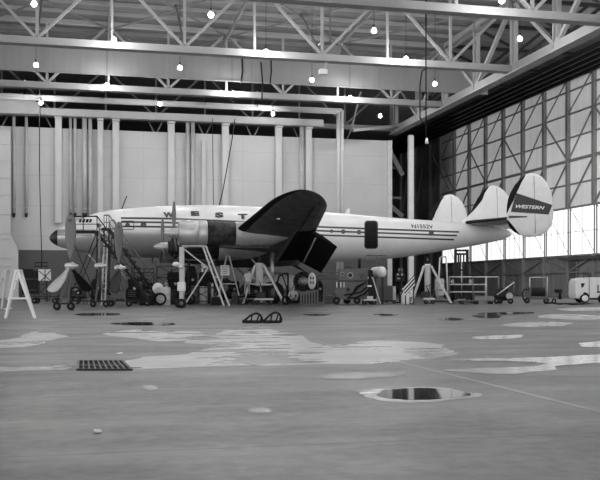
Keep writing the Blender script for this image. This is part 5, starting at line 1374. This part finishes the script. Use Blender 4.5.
for x, d in ((496.5,-.3),(510.5,-.5),(500,.6)): wheelset(t.root, None, t.g(x,d,.19), .19, .09, (0,1,0), n=14)
mb = MB(); mb.bar(t.g(494,0,.28), t.g(512,0,.28), .07); t.part('chassis', mb, M['steel'])
# hose reel
t = T('hose_reel', 'hose reel on a wheeled frame with a tall open rail by the right wall', 'hose reel', 537, 303.4)
a, b = t.p(530,292.5,.3), t.p(544,292.5,.3); mb = MB(); mb.lathe([(0,.2),(.02,t.u(4.7)),((b-a).length-.02,t.u(4.7)),((b-a).length,.2)], a, b-a, 24)
t.part('hose_coil', mb, M['darkgrey'])
mb = MB()
for i in range(11): q = a.lerp(b,(i+.5)/11); mb.torus(q, t.u(4.7), .04, (1,0,0), 22, 5)
t.part('hose_turns', mb, M['steel'])
for q, s in ((a,-1),(b,1)): mb = MB(); mb.cyl(q, q + Vector((s*.06,0,0)), t.u(5.5), n=24); t.part('reel_flange', mb, M['midgrey'])
mb = MB(); mb.bbox(t.g(537,.3,.38),(t.u(18),.9,.22),.03); t.part('frame', mb, M['midgrey'])
mb = MB(); mb.tube([t.g(529.5,.8,.4), t.p(529.8,277.5,.8), t.p(547.5,277.3,.8), t.g(547,.8,.4)], .035, 7); t.part('tall_rail', mb, M['lightgrey'])
for x, d in ((527,-.1),(546,-.1),(527,.8),(546,.8)): wheelset(t.root, None, t.g(x,d,.2), .2, .1, (0,1,0), n=14)
mb = MB(); mb.tube([t.p(529,290,0), t.p(524.5,289,0), t.p(522.3,294,0), t.g(523.5,0,.25), t.g(526,0,.05)], .04, 7); t.part('hose_end', mb, M['black'])
# loose hose on the floor
pts = [onfloor(x,y,.05) for x,y in ((545,303.2),(550,303),(552,302.6),(556,303.4),(560,304),(566,303.6),(572,304.2),(580,304),(589,303.4))]
mb = MB(); mb.tube(pts, .06, 7); a = onfloor(552,302.7,.05); b = onfloor(556,302.7,.05); mb.tube([a, a.lerp(b,.25)+Vector((0,0,.25)), a.lerp(b,.75)+Vector((0,0,.25)), b], .05, 6)
tag(mb.build('loose_hose', M['black']), 'dark hose lying on the floor between the reel and the white tug', 'hose')
# hydrant-like post by the wall
t = T('wall_hydrant', 'small dark hydrant post standing near the right wall between reel and tug', 'hydrant', 560, 299.2)
mb = MB(); mb.cyl((0,0,0),(0,0,.75),.13,n=12); t.part('post', mb, M['darkgrey']); mb = MB(); mb.bbox((-.15,0,.75),(.65,.35,.3),.03); t.part('valve_box', mb, M['darkgrey']); mb = MB(); mb.cyl((0,-.2,.75),(0,-.28,.75),.12,n=12); t.part('hand_wheel', mb, M['steel'])
# white tug
t = T('tow_tug', 'small white tow tug with rounded nose parked at the right edge', 'tug', 588, 303)
z0 = .45
def P2(x,y,d=0): return t.p(x,y,d)
mb = MB(); q = [P2(576,298.5),P2(575.6,294),P2(575.6,283.5),P2(576.3,280.5),P2(578.5,278.6),P2(585,277.6),P2(592,277.3),P2(612,277.6),P2(612,298.5)]
bm = bmesh.new(); n = len(q); v0 = [bm.verts.new(p) for p in q]; v1 = [bm.verts.new(p + Vector((0,1.7,0))) for p in q]
bm.faces.new(v0[::-1]); bm.faces.new(v1)
for i in range(n): bm.faces.new((v0[i], v0[(i+1)%n], v1[(i+1)%n], v1[i]))
bmesh.ops.bevel(bm, geom=bm.edges[:], offset=.06, segments=2, affect='EDGES'); bm.verts.ensure_lookup_table(); bm.verts.index_update()
mb.add([v.co for v in bm.verts], [[v.index for v in f.verts] for f in bm.faces]); bm.free(); tb = t.part('body', mb, M['white'])
mb = MB(); mb.cyl(P2(584.2,297.2,-.02), P2(584.2,297.2,.05), t.u(5.0), n=26); mb.build('wheel_arch', M['black'], tb)
mb = MB(); wheel(mb, (P2(584.2,298).x, -.08, t.u(4.6)), t.u(4.4), .24, (0,1,0), 26); w1 = mb.build('tyre', M['black'], t.root); mb = MB(); mb.lathe([(-.14,.1),(-.13,t.u(3.2)),(.1,t.u(3.2))], (P2(584.2,298).x,-.08,t.u(4.6)), (0,1,0), 24); mb.build('wheel_disc', M['white'], w1)
for x, d in ((602,0),(579.5,1.5),(602,1.5)): wheelset(t.root, None, t.g(x,d,.3), .3, .22, (0,1,0), 'tyre', 'wheel_disc', hm='white')
mb = MB(); mb.prism([P2(581,283.2,-.03),P2(585,283.2,-.03),P2(583,287.5,-.03),P2(581.5,287.5,-.03)], (0,.03,0)); mb.build('vent', M['steel'], tb)
mb = MB(); mb.bar(P2(589.2,278,-.02),P2(589.2,298,-.02),.03,.03); mb.bar(P2(597,292,-.02),P2(600,292,-.02),.16,.1); mb.bar(P2(598,285,-.02),P2(598,292,-.02),.06,.05); mb.build('side_fitting', M['steel'], tb)
mb = MB(); mb.tube([P2(584,277.8,.4),P2(583,275.5,.4),P2(584.5,274.2,.4),P2(586,276,.4)],.03,6); mb.torus(P2(589.5,275.3,.6),.2,.03,(.5,-.6,.5),16,6); mb.cyl(P2(589.5,275.6,.6),P2(591,278,.6),.03,n=6); t.part('steering_wheel', mb, M['steel'])
mb = MB(); mb.box(P2(594,298.7,.8),(t.u(34),1.5,.12)); t.part('bumper', mb, M['black'])

# ------------------------------------------------------------ left: dark cabinets and panel, boxes
t = T('tool_cabinet', 'dark cabinet on castors behind the white stepladder', 'cabinet', 31, 300.5)
mb = MB(); mb.bbox(t.p(30.5,281.5,.4),(t.u(15),.8,t.u(25)),.04); t.part('body', mb, M['black'])
mb = MB(); mb.box(t.p(30.5,290,-.02),(t.u(14),.03,.04)); mb.box(t.p(30.5,279,-.02),(t.u(14),.03,.04)); t.part('drawer_lines', mb, M['midgrey'])
for x in (24,37): wheelset(t.root, None, t.g(x,.2,.12), .12, .07, (0,1,0), n=12)
t = T('display_board', 'bright white sheet board with dark crossing bars on the small dark stand', 'board', 44.5, 301.8)
mb = MB(); mb.box(t.p(44.7,275,-.1),(t.u(12.5),.05,t.u(11.5))); bd = t.part('sheet', mb, M['white'])
mb = MB(); mb.bar(t.p(39,271,-.15), t.p(51,281,-.15), .05); mb.bar(t.p(51,270,-.15), t.p(41,281,-.15), .05); mb.bar(t.p(45,269.3,-.15), t.p(45,280.7,-.15), .05); mb.build('bars', M['steel'], bd)
for x in (39.5,50): mb = MB(); mb.bar(t.g(x,0,0), t.p(x,272,0), .06); t.part('leg', mb, M['steel'])
t = T('flatbed_trolley', 'long low flat trolley behind the stepladder, left of the first propeller', 'trolley', 46, 303.6)
mb = MB(); mb.box((0,0,.5),(t.u(24),.9,.08)); t.part('bed', mb, M['steel'])
for x in (-.7,.7):
    for d in (-.35,.35): wheelset(t.root, None, (x,d,.2), .2, .09, (0,1,0), n=14)
mb = MB(); mb.tube([(t.u(12),0,.5),(t.u(15),0,1.2),(t.u(15),0,1.3)],.03,6); t.part('handle', mb, M['steel'])
# spare parts: boxes
for px, gy, w_, h, lab, m in ((147,305.2,.9,.6,'dark low box beneath the access stairs foot','darkgrey'),(188,303,.7,.6,'dark tool box behind the trestle','black'),(243,304.2,.7,.55,'dark box in front of the man at the jack','black'),(296,302.6,.8,.6,'dark chest behind the crouching man','darkgrey'),(330,303.2,.8,.5,'small grey box left of the test cart','midgrey'),(109,304.6,.8,.5,'grey tray box on the floor by the nose wheel','midgrey'),(168,302.5,.9,.7,'dark chest behind the pale drum','black'),(216.5,305.3,.6,.5,'dark tool box right of the trestle legs','black')):
    t = T('tool_box', lab, 'box', px, gy); mb = MB(); mb.bbox((0,0,h*.42),(w_,.5,h*.84),.03); t.part('body', mb, M[m]); mb = MB(); mb.bbox((0,0,h*.92),(w_*1.03,.53,h*.16),.02); lid = t.part('lid', mb, M[m])
    mb = MB(); mb.tube([(-.12,0,h),(-.1,0,h+.07),(.1,0,h+.07),(.12,0,h)],.015,6); mb.build('handle', M['alu_dull'], lid)
# dark wheeled power units packed between the stands
def unit(px, gy, xa, xb, yt, lab, m='black', style=0):
    t = T('power_unit', lab, 'power unit', px, gy); a, b = t.g(xa).x, t.g(xb).x; zt_ = t.p(px, yt).z; dd = .9
    mb = MB()
    if style == 0: mb.bbox(((a+b)/2, dd/2, (zt_+.3)/2), (b-a, dd, zt_-.3), .07)
    elif style == 1: mb.prism([(a,0,.3),(b,0,.3),(b,0,zt_*.75),(b-(b-a)*.25,0,zt_),(a+(b-a)*.15,0,zt_),(a,0,zt_*.8)], (0,dd,0))
    else:
        mb.bbox(((a+b)/2, dd/2, .3+(zt_-.3)*.3), (b-a, dd, (zt_-.3)*.6), .05); mb.cyl((a+.1, dd/2, .3+(zt_-.3)*.78), (b-.1, dd/2, .3+(zt_-.3)*.78), (zt_-.3)*.2, n=16)
    t.part('housing', mb, M[m])
    for k in range(4): mb = MB(); mb.box(((a+b)/2, -.02, .5 + k*.13), ((b-a)*.6, .03, .04)); t.part('louvre', mb, M['midgrey'])
    mb = MB(); mb.cyl((a+(b-a)*.7, .03, zt_*.62), (a+(b-a)*.7, -.03, zt_*.62), .1, n=14); t.part('gauge', mb, M['lightgrey'])
    mb = MB(); mb.bar((a,.1,.27), (b,.1,.27), .08); mb.bar((a,dd-.1,.27),(b,dd-.1,.27),.08); t.part('chassis', mb, M['steel'])
    for x in (a+.12, b-.12): wheelset(t.root, None, (x, .0, .16), .16, .08, (0,1,0), n=12)
    mb = MB(); mb.tube([(a, -.05, zt_*.7), (a-.15, -.15, zt_*.4), (a+.1, -.2, .3), (a+.4, -.2, .15)], .035, 6); t.part('cable', mb, M['black'])
    mb = MB(); mb.cyl((a+(b-a)*.3, dd*.5, zt_-.02), (a+(b-a)*.3, dd*.5, zt_+.3), .05, n=8); t.part('exhaust_stack', mb, M['steel'])
unit(132, 303.5, 126, 138, 279, 'black power unit behind the lower half of the access stairs', 'black', 1)
unit(148.5, 302.4, 142, 154.5, 282, 'black box like power unit just left of the white ball', 'darkgrey', 2)
unit(173, 302.8, 167, 179, 272, 'tall black power unit behind the pale drum and post hoist', 'black', 0)
unit(190, 302.4, 185.5, 196, 266, 'tallest black power unit, behind the trestle on its left side', 'black', 1)
unit(206.5, 302.4, 199, 214, 272, 'black power unit behind the two drums under the trestle', 'black', 0)
unit(230.5, 301.9, 221, 240, 281, 'wide black power unit behind the stepladder with the notice board', 'black', 2)
unit(254, 301.9, 249, 259, 285, 'low black power unit behind the man with his back turned', 'black', 0)
unit(318.5, 301.8, 314, 323, 281, 'dark power unit between the slatted bin and the test cart', 'darkgrey', 1)
unit(77, 302.2, 70, 81, 287, 'low black power unit behind the leftmost upright propeller', 'black', 0)
unit(96, 302.0, 91, 102, 279, 'black power unit beside the nose gear', 'black', 1)
# coiled hoses and standing pipes adding to the clutter
for px, gy, r, lab in ((160,305.8,.36,'dark hose coil standing against the pale drum'),(190,304.6,.32,'dark hose coil by the base of the post hoist'),(286,304.9,.25,'small hose coil lying beside the crouching man')):
    t = T('hose_coil', lab, 'hose', px, gy); mb = MB()
    for k in range(3): mb.torus((0,.08*k,r+.05), r - .03*k, .045, (0,1,.0), 20, 6)
    t.part('coil', mb, M['black'])
# braces and rods under the nose (nose jack)
jack('slim dark strutted nose jack beneath the front fuselage', 107, 305.2, 104.5, 262, 292, 92, 116, .2, mid=False) if False else None
t = T('boarding_ladder', 'pale double rail ladder leaning up to the nose, left of the access stairs', 'ladder', 103, 305)
for x0a, x1a in ((101.5, 104.5), (105, 107.5)):
    mb = MB(); mb.bar(t.g(x0a,-.5,0), t.p(x1a,240,-.1), .09); t.part('rail', mb, M['lightgrey'])
for i in range(11):
    f = (i+1)/12; a = t.g(101.5,-.5,0).lerp(t.p(104.5,240,-.1),f); b = t.g(105,-.5,0).lerp(t.p(107.5,240,-.1),f); mb = MB(); mb.cyl(a,b,.03,n=6); t.part('rung', mb, M['lightgrey'])
bpy.context.view_layer.update()
